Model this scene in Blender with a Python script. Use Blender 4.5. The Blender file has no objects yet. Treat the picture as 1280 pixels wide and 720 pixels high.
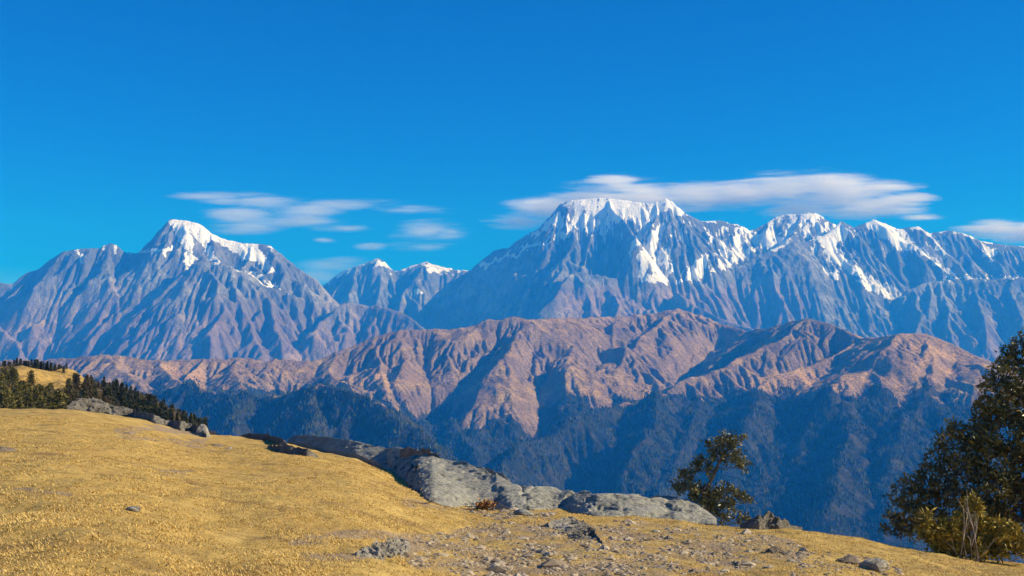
import bpy, math, random
import numpy as np
from mathutils import Vector

# =====================================================================
# camera, sky, sun, exposure
# =====================================================================
SC = bpy.context.scene
COL = SC.collection
F = 1372.0                      # focal length in photo pixels (1280 wide)
PITCH = math.radians(4.58)
EYE = 1.7
RIGHT = math.radians(90.0)      # a quarter turn
SUN_AZ, SUN_EL = math.radians(93.0), math.radians(27.0)

cam_d = bpy.data.cameras.new("camera")
cam_d.sensor_width = 36.0
cam_d.lens = 36.0 * F / 1280.0
cam_d.clip_start, cam_d.clip_end = 0.2, 200000.0
cam = bpy.data.objects.new("camera", cam_d)
COL.objects.link(cam)
cam.location = (0, 0, EYE)
cam.rotation_euler = (RIGHT + PITCH, 0, 0)
SC.camera = cam

world = bpy.data.worlds.new("World")
SC.world = world
world.use_nodes = True
wn = world.node_tree
wn.nodes.clear()
sky = wn.nodes.new("ShaderNodeTexSky")
sky.sky_type = 'NISHITA'
sky.sun_disc = False
sky.sun_elevation = SUN_EL
sky.sun_rotation = SUN_AZ
sky.altitude = 3500.0
sky.air_density, sky.dust_density, sky.ozone_density = 1.0, 0.0, 4.0
hs = wn.nodes.new("ShaderNodeHueSaturation")
hs.inputs["Saturation"].default_value = 1.55
hs.inputs["Hue"].default_value = 0.514
bg = wn.nodes.new("ShaderNodeBackground")
bg.inputs["Strength"].default_value = 0.10
wo = wn.nodes.new("ShaderNodeOutputWorld")
wn.links.new(sky.outputs[0], hs.inputs["Color"])
wn.links.new(hs.outputs[0], bg.inputs[0])
wn.links.new(bg.outputs[0], wo.inputs[0])

sv = Vector((math.sin(SUN_AZ) * math.cos(SUN_EL), math.cos(SUN_AZ) * math.cos(SUN_EL), math.sin(SUN_EL)))
sun_d = bpy.data.lights.new("sun", 'SUN')
sun_d.energy = 5.0
sun_d.angle = math.radians(0.5)
sun_d.color = (1.0, 0.945, 0.87)
sun = bpy.data.objects.new("sun", sun_d)
COL.objects.link(sun)
sun.rotation_euler = sv.to_track_quat('Z', 'Y').to_euler()
sun.location = (50, 0, 60)

SC.view_settings.view_transform = 'Standard'
SC.view_settings.look = 'None'
SC.view_settings.exposure = 0.45
SC.view_settings.gamma = 1.0
SC.view_settings.use_curve_mapping = False
SC.cycles.use_denoising = True
SC.cycles.volume_bounces = 10
SC.cycles.max_bounces = 6
SC.cycles.volume_step_rate = 1.0

# =====================================================================
# small maths: pixels to rays, noise
# =====================================================================
CP, SP = math.cos(PITCH), math.sin(PITCH)

def at(u, v, D):
    """point D metres ahead, seen at photo pixel (u, v)"""
    cx, cy = (u - 640.0) / F, (360.0 - v) / F
    y = CP - cy * SP
    z = SP + cy * CP
    return np.array([cx / y * D, D, EYE + z / y * D])

def pix(x, y, z):
    yy = y * CP + (z - EYE) * SP
    zz = -y * SP + (z - EYE) * CP
    return 640.0 + F * x / yy, 360.0 - F * zz / yy

_r = np.random.RandomState(7)
PERM = np.concatenate([_r.permutation(256)] * 3).astype(np.int32)
GA = _r.rand(256) * 2 * np.pi
G2 = np.stack([np.cos(GA), np.sin(GA)], 1)
G3 = _r.randn(256, 3)
G3 /= np.linalg.norm(G3, axis=1)[:, None]

def fade(t):
    return t * t * t * (t * (t * 6 - 15) + 10)

def perlin2(x, y, seed=0):
    xi, yi = np.floor(x).astype(np.int64), np.floor(y).astype(np.int64)
    xf, yf = x - xi, y - yi
    xi, yi = (xi + seed * 37) & 255, (yi + seed * 91) & 255
    def g(i, j, dx, dy):
        h = PERM[PERM[(xi + i) & 255] + ((yi + j) & 255)]
        return G2[h, 0] * dx + G2[h, 1] * dy
    u, v = fade(xf), fade(yf)
    a = g(0, 0, xf, yf) * (1 - u) + g(1, 0, xf - 1, yf) * u
    b = g(0, 1, xf, yf - 1) * (1 - u) + g(1, 1, xf - 1, yf - 1) * u
    return (a * (1 - v) + b * v) * 1.5

def fbm2(x, y, o=5, seed=0, gain=0.5):
    s, a = 0.0, 1.0
    for k in range(o):
        s = s + a * perlin2(x * 2 ** k + 13.7 * k, y * 2 ** k - 7.3 * k, seed + k)
        a *= gain
    return s

def ridged2(x, y, o=5, seed=0, gain=0.5):
    s, a, w = 0.0, 1.0, 1.0
    for k in range(o):
        n = 1 - np.abs(perlin2(x * 2 ** k + 3.1 * k, y * 2 ** k + 9.2 * k, seed + k))
        n = n * n * w
        w = np.clip(n * 1.6, 0, 1)
        s = s + a * (n - 0.5)
        a *= gain
    return s

def perlin3(p, seed=0):
    i = np.floor(p).astype(np.int64)
    f = p - i
    i = (i + seed * 53) & 255
    u = fade(f)
    tot = 0.0
    for dx in (0, 1):
        for dy in (0, 1):
            for dz in (0, 1):
                h = PERM[PERM[PERM[(i[:, 0] + dx) & 255] + ((i[:, 1] + dy) & 255)] + ((i[:, 2] + dz) & 255)]
                g = G3[h]
                w = (u[:, 0] if dx else 1 - u[:, 0]) * (u[:, 1] if dy else 1 - u[:, 1]) * (u[:, 2] if dz else 1 - u[:, 2])
                tot = tot + w * (g[:, 0] * (f[:, 0] - dx) + g[:, 1] * (f[:, 1] - dy) + g[:, 2] * (f[:, 2] - dz))
    return tot * 1.5

def fbm3(p, o=4, seed=0, gain=0.5):
    s, a = 0.0, 1.0
    for k in range(o):
        s = s + a * perlin3(p * 2 ** k + 11.3 * k, seed + k)
        a *= gain
    return s

def sstep(a, b, x):
    t = np.clip((x - a) / (b - a), 0, 1)
    return t * t * (3 - 2 * t)

def in_poly(u, v, P):
    r = np.zeros(u.shape, bool)
    n = len(P)
    for i in range(n):
        x1, y1 = P[i]
        x2, y2 = P[(i + 1) % n]
        if y1 == y2:
            continue
        r ^= ((y1 > v) != (y2 > v)) & (u < (x2 - x1) * (v - y1) / (y2 - y1) + x1)
    return r

def near_line(u, v, P):
    d = np.full(u.shape, 1e9)
    for (x1, y1), (x2, y2) in zip(P[:-1], P[1:]):
        ax, ay = x2 - x1, y2 - y1
        t = np.clip(((u - x1) * ax + (v - y1) * ay) / (ax * ax + ay * ay + 1e-9), 0, 1)
        d = np.minimum(d, np.hypot(u - x1 - t * ax, v - y1 - t * ay))
    return d

# =====================================================================
# objects and properties
# =====================================================================
def tag(o, label=None, cat=None, group=None, kind=None):
    if label: o["label"] = label
    if cat: o["category"] = cat
    if group: o["group"] = group
    if kind: o["kind"] = kind
    return o

def make_mesh(name, verts, faces, mat, smooth=True, attrs=None):
    """faces: (M,3) or (M,4) array or a list of such arrays"""
    if not isinstance(faces, list):
        faces = [faces]
    faces = [np.asarray(f, np.int32) for f in faces if len(f)]
    me = bpy.data.meshes.new(name)
    verts = np.asarray(verts, np.float32)
    me.vertices.add(len(verts))
    me.vertices.foreach_set("co", verts.ravel())
    idx = np.concatenate([f.ravel() for f in faces])
    tot = np.concatenate([np.full(len(f), f.shape[1], np.int32) for f in faces])
    me.loops.add(len(idx))
    me.loops.foreach_set("vertex_index", idx)
    me.polygons.add(len(tot))
    st = np.concatenate([[0], np.cumsum(tot)[:-1]]).astype(np.int32)
    me.polygons.foreach_set("loop_start", st)
    me.polygons.foreach_set("loop_total", tot)
    me.polygons.foreach_set("use_smooth", np.full(len(tot), smooth, bool))
    for k, a in (attrs or {}).items():
        at_ = me.attributes.new(k, 'FLOAT', 'POINT')
        at_.data.foreach_set("value", np.asarray(a, np.float32).ravel())
    me.update(calc_edges=True)
    if mat is not None:
        me.materials.append(mat)
    return me

def link(name, me, parent=None):
    o = bpy.data.objects.new(name, me)
    COL.objects.link(o)
    if parent is not None:
        o.parent = parent
    return o

def empty(name, loc):
    o = bpy.data.objects.new(name, None)
    COL.objects.link(o)
    o.empty_display_size = 0.3
    o.location = loc
    return o

def copy_tree(o, parent=None):
    c = o.copy()
    COL.objects.link(c)
    c.parent = parent
    for ch in list(o.children):
        copy_tree(ch, c)
    return c

def grid_faces(nr, nc):
    i = np.arange((nr - 1) * (nc - 1))
    r, c = i // (nc - 1), i % (nc - 1)
    a = r * nc + c
    return np.stack([a, a + 1, a + nc + 1, a + nc], 1)

# =====================================================================
# material helper
# =====================================================================
class NT:
    def __init__(self, name):
        self.m = bpy.data.materials.new(name)
        self.m.use_nodes = True
        self.t = self.m.node_tree
        self.t.nodes.clear()
        self.out = self.t.nodes.new("ShaderNodeOutputMaterial")
        self._co = None
    def n(self, typ, props=None, **ins):
        nd = self.t.nodes.new(typ)
        for k, v in (props or {}).items():
            setattr(nd, k, v)
        for k, v in ins.items():
            self.set(nd.inputs[k.replace("_", " ") if k.replace("_", " ") in nd.inputs else k], v)
        return nd
    def set(self, sock, v):
        if isinstance(v, bpy.types.NodeSocket):
            self.t.links.new(v, sock)
        elif isinstance(v, (tuple, list)) and len(v) == 3 and sock.type == 'RGBA':
            sock.default_value = (*v, 1)
        else:
            sock.default_value = v
    def co(self):
        if self._co is None:
            self._co = self.n("ShaderNodeTexCoord").outputs["Object"]
        return self._co
    def mapped(self, scale=(1, 1, 1), rot=(0, 0, 0), vec=None):
        return self.n("ShaderNodeMapping", None, Vector=vec or self.co(), Scale=scale, Rotation=rot).outputs[0]
    def noise(self, scale, detail=5, rough=0.55, vec=None, dist=0.0):
        return self.n("ShaderNodeTexNoise", None, Vector=vec or self.co(), Scale=scale, Detail=detail,
                      Roughness=rough, Distortion=dist).outputs["Fac"]
    def voro(self, scale, feature='F1', vec=None):
        return self.n("ShaderNodeTexVoronoi", {"feature": feature}, Vector=vec or self.co(), Scale=scale).outputs["Distance"]
    def ramp(self, fac, a, b, lo=0.0, hi=1.0):
        return self.n("ShaderNodeMapRange", {"interpolation_type": 'SMOOTHSTEP'}, Value=fac, **{"From Min": a, "From Max": b, "To Min": lo, "To Max": hi}).outputs[0]
    def mix(self, fac, a, b, mode='MIX'):
        nd = self.t.nodes.new("ShaderNodeMix")
        nd.data_type = 'RGBA'
        nd.blend_type = mode
        self.set(nd.inputs[0], fac)
        self.set(nd.inputs[6], a)
        self.set(nd.inputs[7], b)
        return nd.outputs[2]
    def math(self, op, a, b=0.0, clamp=False):
        nd = self.t.nodes.new("ShaderNodeMath")
        nd.operation = op
        nd.use_clamp = clamp
        self.set(nd.inputs[0], a)
        self.set(nd.inputs[1], b)
        return nd.outputs[0]
    def attr(self, name):
        return self.n("ShaderNodeAttribute", {"attribute_name": name}).outputs["Fac"]
    def rnd(self):
        return self.n("ShaderNodeObjectInfo").outputs["Random"]
    def bump(self, h, dist, strength=1.0, normal=None):
        nd = self.n("ShaderNodeBump", None, Height=h, Distance=dist, Strength=strength)
        if normal is not None:
            self.t.links.new(normal, nd.inputs["Normal"])
        return nd.outputs[0]
    def done(self, color, rough=0.9, normal=None, spec=0.2, **kw):
        b = self.n("ShaderNodeBsdfPrincipled")
        self.set(b.inputs["Base Color"], color)
        self.set(b.inputs["Roughness"], rough)
        b.inputs["Specular IOR Level"].default_value = spec
        for k, v in kw.items():
            self.set(b.inputs[k], v)
        if normal is not None:
            self.t.links.new(normal, b.inputs["Normal"])
        self.t.links.new(b.outputs[0], self.out.inputs["Surface"])
        return self.m

# =====================================================================
# terrain from ridges: a network of crests with spurs branching off
# =====================================================================
class Field:
    def __init__(self, x0, x1, dx, y0, y1, dy, base, warp, wscale, seed):
        self.x = np.arange(x0, x1 + dx, dx)
        self.y = np.arange(y0, y1 + dy, dy)
        self.dx, self.dy = dx, dy
        self.X, self.Y = np.meshgrid(self.x, self.y)
        self.WX = self.X + warp * fbm2(self.X / wscale, self.Y / wscale, 4, seed)
        self.WY = self.Y + warp * fbm2(self.X / wscale + 50, self.Y / wscale + 9, 4, seed + 5)
        self.Z = base(self.X, self.Y)
        self.rng = random.Random(seed)
    def seg(self, a, b, s, R, pw=1.0):
        i0 = max(0, int((min(a[0], b[0]) - R - self.x[0]) / self.dx))
        i1 = min(len(self.x), int((max(a[0], b[0]) + R - self.x[0]) / self.dx) + 1)
        j0 = max(0, int((min(a[1], b[1]) - R - self.y[0]) / self.dy))
        j1 = min(len(self.y), int((max(a[1], b[1]) + R - self.y[0]) / self.dy) + 1)
        if i1 <= i0 or j1 <= j0:
            return
        X, Y = self.WX[j0:j1, i0:i1], self.WY[j0:j1, i0:i1]
        ex, ey = b[0] - a[0], b[1] - a[1]
        t = np.clip(((X - a[0]) * ex + (Y - a[1]) * ey) / (ex * ex + ey * ey + 1e-6), 0, 1)
        d = np.hypot(X - a[0] - t * ex, Y - a[1] - t * ey)
        z = a[2] + t * (b[2] - a[2]) - s * d
        if pw:
            z = z + pw * np.minimum(d, 3000.0) ** 2     # concave foot
        np.maximum(self.Z[j0:j1, i0:i1], z, out=self.Z[j0:j1, i0:i1])
    def line(self, P, s, R, pw=0.0):
        for a, b in zip(P[:-1], P[1:]):
            self.seg(a, b, s, R, pw)
    def subdivide(self, P, step, jit, jz):
        out = [np.array(P[0])]
        for a, b in zip(P[:-1], P[1:]):
            L = math.hypot(b[0] - a[0], b[1] - a[1])
            n = max(1, int(L / step))
            for k in range(1, n + 1):
                t = k / n
                p = a + (b - a) * t
                if k < n:
                    p = p + np.array([self.rng.gauss(0, jit), self.rng.gauss(0, jit), self.rng.gauss(0, jz)])
                out.append(p)
        return out
    def spurs(self, P, spacing, length, grade, s, level, R, both=True, pw=0.0):
        """branch spurs off crest P, alternating sides, falling at 'grade'"""
        rg = self.rng
        acc = rg.random() * spacing
        for a, b in zip(P[:-1], P[1:]):
            e = b[:2] - a[:2]
            L = math.hypot(*e)
            if L < 1e-3:
                continue
            e = e / L
            while acc < L:
                p = a + (b - a) * (acc / L)
                for sd in ((1, -1) if both else (rg.choice((1, -1)),)):
                    ang = sd * math.radians(rg.uniform(48, 82))
                    if b[2] > a[2]:
                        f = -e
                    else:
                        f = e
                    d = np.array([f[0] * math.cos(ang) - f[1] * math.sin(ang), f[0] * math.sin(ang) + f[1] * math.cos(ang)])
                    ln = length * rg.uniform(0.55, 1.35)
                    n = 4
                    q = [p.copy()]
                    g = grade * rg.uniform(0.8, 1.2)
                    h = math.atan2(d[1], d[0])
                    for k in range(n):
                        h += rg.gauss(0, 0.13)
                        st = ln / n
                        q.append(q[-1] + np.array([math.cos(h) * st, math.sin(h) * st, -g * st * rg.uniform(0.7, 1.3)]))
                    self.line(q, s * rg.uniform(0.9, 1.15), R, pw)
                    if level > 1:
                        self.spurs(q, spacing * 0.42, length * 0.36, grade * 1.06, s, level - 1, R * 0.4, True, pw)
                acc += spacing * rg.uniform(0.6, 1.4)
            acc -= L
    def mesh(self, name, mat, attrs):
        v = np.stack([self.X.ravel(), self.Y.ravel(), self.Z.ravel()], 1)
        return make_mesh(name, v, grid_faces(len(self.y), len(self.x)), mat, True, attrs)

def erode(Z, dx, dy, iters, K, m, A0, talus, seed=0, soft=1.0):
    """water running down the slopes cuts branching gullies (implicit stream power), screes relax"""
    ny, nx = Z.shape
    N = nx * ny
    rs = np.random.RandomState(seed)
    idx = np.arange(N).reshape(ny, nx)
    offs = [(-1, -1), (-1, 0), (-1, 1), (0, -1), (0, 1), (1, -1), (1, 0), (1, 1)]
    for it in range(iters):
        Zp = np.pad(Z, 1, mode='edge')
        ip = np.pad(idx, 1, mode='edge')
        best = np.zeros((ny, nx)); rec = idx.copy(); dist = np.full((ny, nx), dx)
        for j, i in offs:
            L = math.hypot(j * dy, i * dx)
            sl = (Z - Zp[1 + j:1 + j + ny, 1 + i:1 + i + nx]) / L * (1 + .10 * rs.rand(ny, nx))
            b = sl > best
            best[b] = sl[b]
            rec[b] = ip[1 + j:1 + j + ny, 1 + i:1 + i + nx][b]
            dist[b] = L
        rec = rec.ravel(); dist = dist.ravel(); z = Z.ravel().copy()
        pits = np.nonzero(rec == np.arange(N))[0]
        pj, pi = pits // nx, pits % nx
        bz = z[pits].copy(); br = pits.copy()
        for r in range(2, 7):
            for a in range(16):
                j = np.clip(pj + int(round(r * math.sin(a * math.pi / 8))), 0, ny - 1)
                i = np.clip(pi + int(round(r * math.cos(a * math.pi / 8))), 0, nx - 1)
                c = j * nx + i
                b = z[c] < bz - 1e-6
                bz[b] = z[c][b]; br[b] = c[b]
        rec[pits] = br
        dist[pits] = dx * 4
        # steps to the outlet by pointer doubling
        lev = (rec != np.arange(N)).astype(np.int32)
        jump = rec.copy()
        for k in range(13):
            lev = lev + lev[jump]
            jump = jump[jump]
        order = np.argsort(lev, kind='stable')
        bounds = np.searchsorted(lev[order], np.arange(1, lev.max() + 2))
        A = np.full(N, dx * dy)
        for l in range(len(bounds) - 1, 0, -1):
            c = order[bounds[l - 1]:bounds[l]]
            if len(c):
                A += np.bincount(rec[c], A[c], N) if len(c) > 60000 else 0
                if len(c) <= 60000:
                    np.add.at(A, rec[c], A[c])
        Fq = np.ravel(K * soft * np.ones_like(Z)) * np.clip(A / (dx * dy) - A0, 0, None) ** m / dist
        for l in range(1, len(bounds)):
            c = order[bounds[l - 1]:bounds[l]]
            if len(c):
                z[c] = (z[c] + Fq[c] * np.minimum(z[rec[c]], z[c])) / (1 + Fq[c])
        Z = z.reshape(ny, nx)
        for q in range(3):                              # screes
            D = np.zeros_like(Z)
            for ax, d in ((0, dy), (1, dx)):
                g = np.diff(Z, axis=ax)
                ex = np.sign(g) * np.clip(np.abs(g) - talus * d, 0, None) * .22
                if ax == 0:
                    D[:-1] += ex; D[1:] -= ex
                else:
                    D[:, :-1] += ex; D[:, 1:] -= ex
            D = np.where(D > 0, D, D * .35)              # crests hold, gullies fill
            Z = Z + D
    return Z

def relief(fld):
    """steepness and hollowness of the ground, for bare rock and scree"""
    Z = fld.Z
    gy, gx = np.gradient(Z, fld.dy, fld.dx)
    st = np.hypot(gx, gy)
    def blur(a, n):
        for q in range(n):
            a = (a + np.roll(a, 1, 0) + np.roll(a, -1, 0) + np.roll(a, 1, 1) + np.roll(a, -1, 1)) / 5
        return a
    return st, blur(Z, 10) - Z

def P3(lst, k=1000.0):
    return [at(u, v, D * k) for u, v, D in lst]

# ---------------------------------------------------------------- snow mountains
ICE = [[(206, 280), (215, 270), (235, 270), (250, 274), (284, 292), (322, 300), (345, 340), (330, 338), (290, 318), (262, 304), (262, 326), (240, 325), (228, 300)],
       [(706, 262), (715, 240), (790, 240), (830, 236), (856, 266), (832, 270), (800, 266), (770, 268), (740, 270), (716, 272)],
       [(1010, 300), (1034, 284), (1052, 274), (1056, 296), (1044, 310), (1062, 326), (1080, 342), (1050, 338), (1030, 325)],
       [(1080, 279), (1093, 270), (1110, 275), (1130, 290), (1152, 312), (1130, 316), (1100, 298)], [(946, 308), (962, 275), (971, 268), (970, 298), (988, 304), (970, 314)],
       [(800, 355), (812, 320), (835, 300), (846, 330), (836, 356)], [(846, 354), (876, 316), (890, 314), (882, 342)]]

def CRISP(fld):
    """crests keep their line: noise fades in below them"""
    Z = fld.Z
    k = 24
    m = np.full_like(Z, 0.0)
    pad = np.pad(Z, k, mode='edge')
    for j in range(-k, k + 1, 6):
        m = np.maximum(m, pad[k + j:k + j + Z.shape[0], k:-k])
    return np.clip((m - Z) / 160.0, .15, 1.0)

def build_mountains():
    fld = Field(-15000, 16500, 25, 17200, 28600, 24,
                lambda X, Y: -900 + 0.03 * (Y - 17000) + 60 * fbm2(X / 2500, Y / 2500, 3, 3), 60, 800, 3)
    left = [(-140, 352, 20.4), (-60, 345, 20.4), (0, 353, 20.5), (15, 354, 20.5), (33, 340, 20.6), (46, 336, 20.6), (63, 325, 20.7), (80, 315, 20.7),
            (96, 312, 20.7), (110, 310, 20.7), (128, 311, 20.8), (132, 306, 20.8), (140, 304, 20.8), (148, 306, 20.8), (154, 315, 20.8),
            (172, 315, 20.9), (180, 307, 20.9), (198, 291, 21.0), (215, 273, 21.0), (235, 275, 21.0), (248, 280, 21.0), (265, 292, 21.0),
            (282, 299, 21.0), (300, 303, 21.0), (320, 304, 21.0), (337, 306, 21.0), (362, 324, 21.0), (382, 340, 21.0), (397, 350, 21.0),
            (420, 376, 21.0), (440, 396, 20.9)]
    mids = [(385, 368, 27.3), (411, 352, 27.2), (427, 341, 27.1), (445, 332, 27), (462, 325, 27), (471, 322, 27), (480, 327, 27), (494, 339, 27), (505, 335, 27),
            (532, 327, 27), (550, 333, 27), (572, 337, 27), (590, 339, 27), (620, 350, 27)]
    main = [(560, 352, 24.7), (572, 346, 24.6), (585, 339, 24.5), (595, 331, 24.4), (620, 312, 24.3), (637, 309, 24.2), (655, 294, 24.1), (672, 286, 24.1), (685, 272, 24),
            (702, 255, 24), (715, 250.5, 24), (735, 247.5, 24), (752, 247, 24), (772, 248.5, 24), (790, 251, 24), (812, 254.5, 24), (830, 248, 24), (840, 251, 24), (857, 266, 24),
            (877, 276, 24.2), (900, 275, 24.4), (920, 280, 24.5), (936, 288, 24.6), (961, 277, 24.7), (971, 270, 24.8), (1016, 265, 24.8),
            (1028, 270, 24.9), (1043, 279, 25)]
    right = [(1051, 276, 24.4), (1065, 284, 24.5), (1078, 280, 24.6), (1093, 274, 24.7), (1108, 279, 24.8), (1121, 286, 24.9), (1145, 283, 24.9),
             (1161, 292, 25), (1187, 288, 25), (1209, 294, 25), (1224, 301, 25), (1250, 304, 25), (1280, 307, 25), (1340, 318, 25),
             (1420, 322, 25), (1480, 330, 25)]
    low_l = [(390, 414, 19.0), (412, 395, 19.6), (430, 378, 19.9), (445, 378, 20.0), (460, 382, 20.0), (475, 381, 19.9), (500, 389, 19.7), (515, 396, 19.5), (532, 412, 19.2), (550, 430, 19)]
    pyr = [(196, 412, 18.6), (205, 392, 18.9), (222, 350, 19.5), (250, 326, 19.8), (262, 326, 19.8), (287, 332, 19.8), (300, 339, 19.8),
           (320, 347, 19.9), (347, 360, 20.0), (382, 375, 20.1), (417, 378, 20.3)]
    q = [(680, 384, 21.0), (689, 372, 21.2), (705, 355, 21.6), (722, 339, 22.0), (740, 342, 22.0), (760, 346, 22.0), (800, 352, 22.1), (825, 360, 22.1), (845, 369, 22.0), (880, 378, 22)]
    r = [(850, 372, 22.3), (868, 362, 22.5), (900, 345, 22.8), (930, 331, 23.1), (950, 316, 23.3), (968, 310, 23.4), (992, 302, 23.6), (1007, 298, 23.8),
         (1034, 289, 24.1), (1051, 276, 24.4)]
    cl = [(1085, 385, 22.3), (1100, 378, 22.5), (1140, 360, 22.6), (1175, 347, 22.7), (1215, 348, 22.6), (1240, 349, 22.5), (1280, 346, 22.4), (1340, 350, 22.4), (1450, 360, 22.4)]
    crests = [(left, 1.1), (mids, 1.2), (main, 1.15), (right, 1.1), (low_l, .95), (pyr, .95), (q, .9), (r, 1.0), (cl, 1.1)]
    sp = [
        [(215, 273, 21), (219, 290, 20.75), (222, 300, 20.6), (232, 318, 20.3), (236, 334, 20.05)],
        [(160, 317, 20.75), (190, 314, 20.7), (205, 315, 20.6), (218, 308, 20.6)],
        [(262, 326, 19.8), (275, 350, 19.3), (280, 380, 18.8), (265, 415, 18.2), (262, 450, 17.6)],
        [(287, 332, 19.8), (296, 360, 19.3), (300, 385, 18.9), (318, 415, 18.4), (325, 440, 18.0)],
        [(320, 347, 19.9), (335, 375, 19.4), (345, 400, 18.9), (352, 430, 18.4)],
        [(250, 326, 19.8), (245, 355, 19.3), (235, 390, 18.7), (222, 425, 18.1)],
        [(46, 336, 20.6), (55, 358, 20.2), (75, 378, 19.8), (107, 400, 19.4), (142, 417, 19.0), (160, 440, 18.5)],
        [(96, 312, 20.7), (101, 330, 20.4), (107, 350, 20.1), (125, 370, 19.7), (150, 392, 19.3), (165, 412, 18.9), (190, 450, 18.1)],
        [(140, 304, 20.8), (137, 330, 20.3), (146, 365, 19.6), (152, 388, 19.2)],
        [(172, 315, 20.9), (180, 345, 20.2), (192, 368, 19.7), (205, 392, 18.9)],
        [(63, 325, 20.7), (70, 350, 20.3), (58, 372, 19.9)],
        [(15, 354, 20.5), (22, 380, 20.0), (45, 405, 19.5), (60, 430, 19.0)],
        [(-60, 345, 20.4), (-30, 380, 19.8), (0, 410, 19.2), (25, 440, 18.6)],
        [(300, 303, 21), (315, 325, 20.6), (335, 348, 20.1)],
        [(337, 306, 21), (352, 330, 20.6), (385, 362, 20.3)],
        [(471, 322, 27), (477, 350, 26.4), (470, 378, 25.7)],
        [(532, 327, 27), (520, 350, 26.4), (500, 378, 25.7)],
        [(445, 332, 27), (436, 365, 26.2)], [(572, 338, 27), (563, 360, 26.3), (540, 392, 25.4)],
        [(427, 341, 27.1), (420, 365, 26.4)], [(494, 339, 27), (488, 362, 26.4)],
        # main face
        [(725, 256, 23.95), (717, 280, 23.5), (700, 296, 23.4), (667, 307, 23.6), (635, 321, 23.9), (600, 332, 24.2)],
        [(600, 332, 24.2), (606, 348, 23.9), (612, 368, 23.5), (600, 395, 23.0), (585, 415, 22.6)],
        [(635, 321, 23.9), (632, 345, 23.3), (622, 375, 22.6), (615, 400, 22.1)],
        [(667, 307, 23.6), (668, 335, 22.9), (660, 365, 22.2), (655, 390, 21.8)],
        [(717, 280, 23.5), (712, 310, 22.8), (700, 340, 22.3), (690, 365, 21.8)],
        [(750, 250, 24), (745, 275, 23.5), (735, 305, 22.9), (728, 330, 22.4)],
        [(775, 251, 24), (768, 280, 23.4), (755, 310, 22.8), (748, 335, 22.4)],
        [(806, 255, 23.95), (797, 290, 23.4), (788, 315, 23.0), (783, 334, 22.7), (795, 352, 22.3)],
        [(832, 247, 24), (836, 268, 23.7), (826, 290, 23.3), (812, 315, 22.9), (806, 345, 22.4)],
        [(857, 266, 24), (868, 285, 23.7), (858, 305, 23.3), (845, 325, 22.9), (838, 348, 22.5)],
        [(877, 276, 24.2), (886, 300, 23.8), (882, 320, 23.4), (872, 342, 23.0)],
        [(961, 277, 24.7), (950, 302, 24.2), (920, 325, 23.7), (895, 345, 23.2)],
        [(1016, 265, 24.8), (1000, 285, 24.4), (985, 300, 24.0)],
        [(722, 339, 22.0), (735, 370, 21.3), (748, 395, 20.8)], [(760, 345, 22), (775, 372, 21.4), (790, 390, 21)],
        [(800, 352, 22.1), (812, 376, 21.5), (820, 395, 21.1)], [(689, 372, 21.2), (672, 395, 20.8)],
        [(845, 369, 21.6), (872, 384, 21.0), (905, 398, 20.5), (945, 412, 20.0)], [(760, 360, 21.6), (775, 378, 21.1), (770, 395, 20.7)],
        [(968, 310, 23.4), (965, 335, 22.9), (970, 362, 22.3), (985, 395, 21.6)],
        [(1007, 298, 23.8), (1003, 330, 23.2), (1015, 360, 22.5), (1035, 390, 21.9)],
        [(930, 331, 23.1), (925, 355, 22.6), (930, 385, 22.0)],
        [(900, 345, 22.8), (890, 370, 22.3)],
        [(1051, 276, 24.4), (1060, 300, 24.0), (1068, 322, 23.5), (1085, 347, 23.0), (1110, 368, 22.6)],
        [(1034, 289, 24.1), (1030, 315, 23.6), (1045, 345, 23), (1065, 375, 22.4), (1085, 400, 21.9)],
        [(1093, 274, 24.7), (1120, 298, 24.3), (1150, 312, 23.9), (1175, 335, 23.4), (1195, 345, 23.1)],
        [(1145, 283, 24.9), (1165, 300, 24.6), (1185, 318, 24.2), (1205, 342, 23.6)],
        [(1224, 301, 25), (1235, 322, 24.5), (1250, 346, 24.0)], [(1187, 288, 25), (1205, 312, 24.5), (1222, 335, 24)],
        [(1280, 307, 25), (1290, 335, 24.4)],
        [(1140, 360, 22.6), (1152, 395, 21.8), (1142, 430, 21)], [(1215, 348, 22.6), (1225, 385, 21.8), (1232, 425, 21.0)],
        [(1175, 347, 22.7), (1185, 380, 22), (1190, 420, 21.2)], [(1265, 347, 22.4), (1270, 385, 21.7), (1285, 420, 21)],
        [(1100, 378, 22.5), (1105, 410, 21.9), (1095, 440, 21.2)],
    ]
    for c, s in crests:
        p = fld.subdivide(P3(c), 260, 22, 9)
        fld.line(p, s, 4200, 2.2e-5)
        fld.spurs(p, 560, 1300, 1.0, s * 1.25, 1, 1300)
    for c in sp:
        p = fld.subdivide(P3(c), 240, 35, 14)
        fld.line(p, 1.15, 1900, 2.2e-5)
        fld.spurs(p, 330, 620, 0.95, 1.35, 1, 900)
    X, Y, Z = fld.X, fld.Y, fld.Z
    # gullies and broken rock
    u, v = pix(X, Y, Z)
    ice = np.zeros(u.shape)
    for P in ICE:
        ice = np.maximum(ice, in_poly(u, v, P) * sstep(0, 9, near_line(u, v, P + P[:1])))
    low = fbm2(X / 1300, Y / 1300, 4, 12)
    Z += (1 - ice) * (95 * low * sstep(0, 500, 4000 - Z) + 34 * ridged2(X / 480, Y / 600, 5, 11, 0.55) - 6 + 7 * fbm2(X / 90, Y / 90, 3, 23)) * CRISP(fld)
    soft = np.clip(.65 + 2.2 * fbm2(X / 1700, Y / 1700, 3, 14), .06, 2.4) * (1 - .92 * ice)
    Z[:] = erode(Z, fld.dx, fld.dy, 11, 3.4, .5, 9, 1.35, 1, soft)
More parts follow.
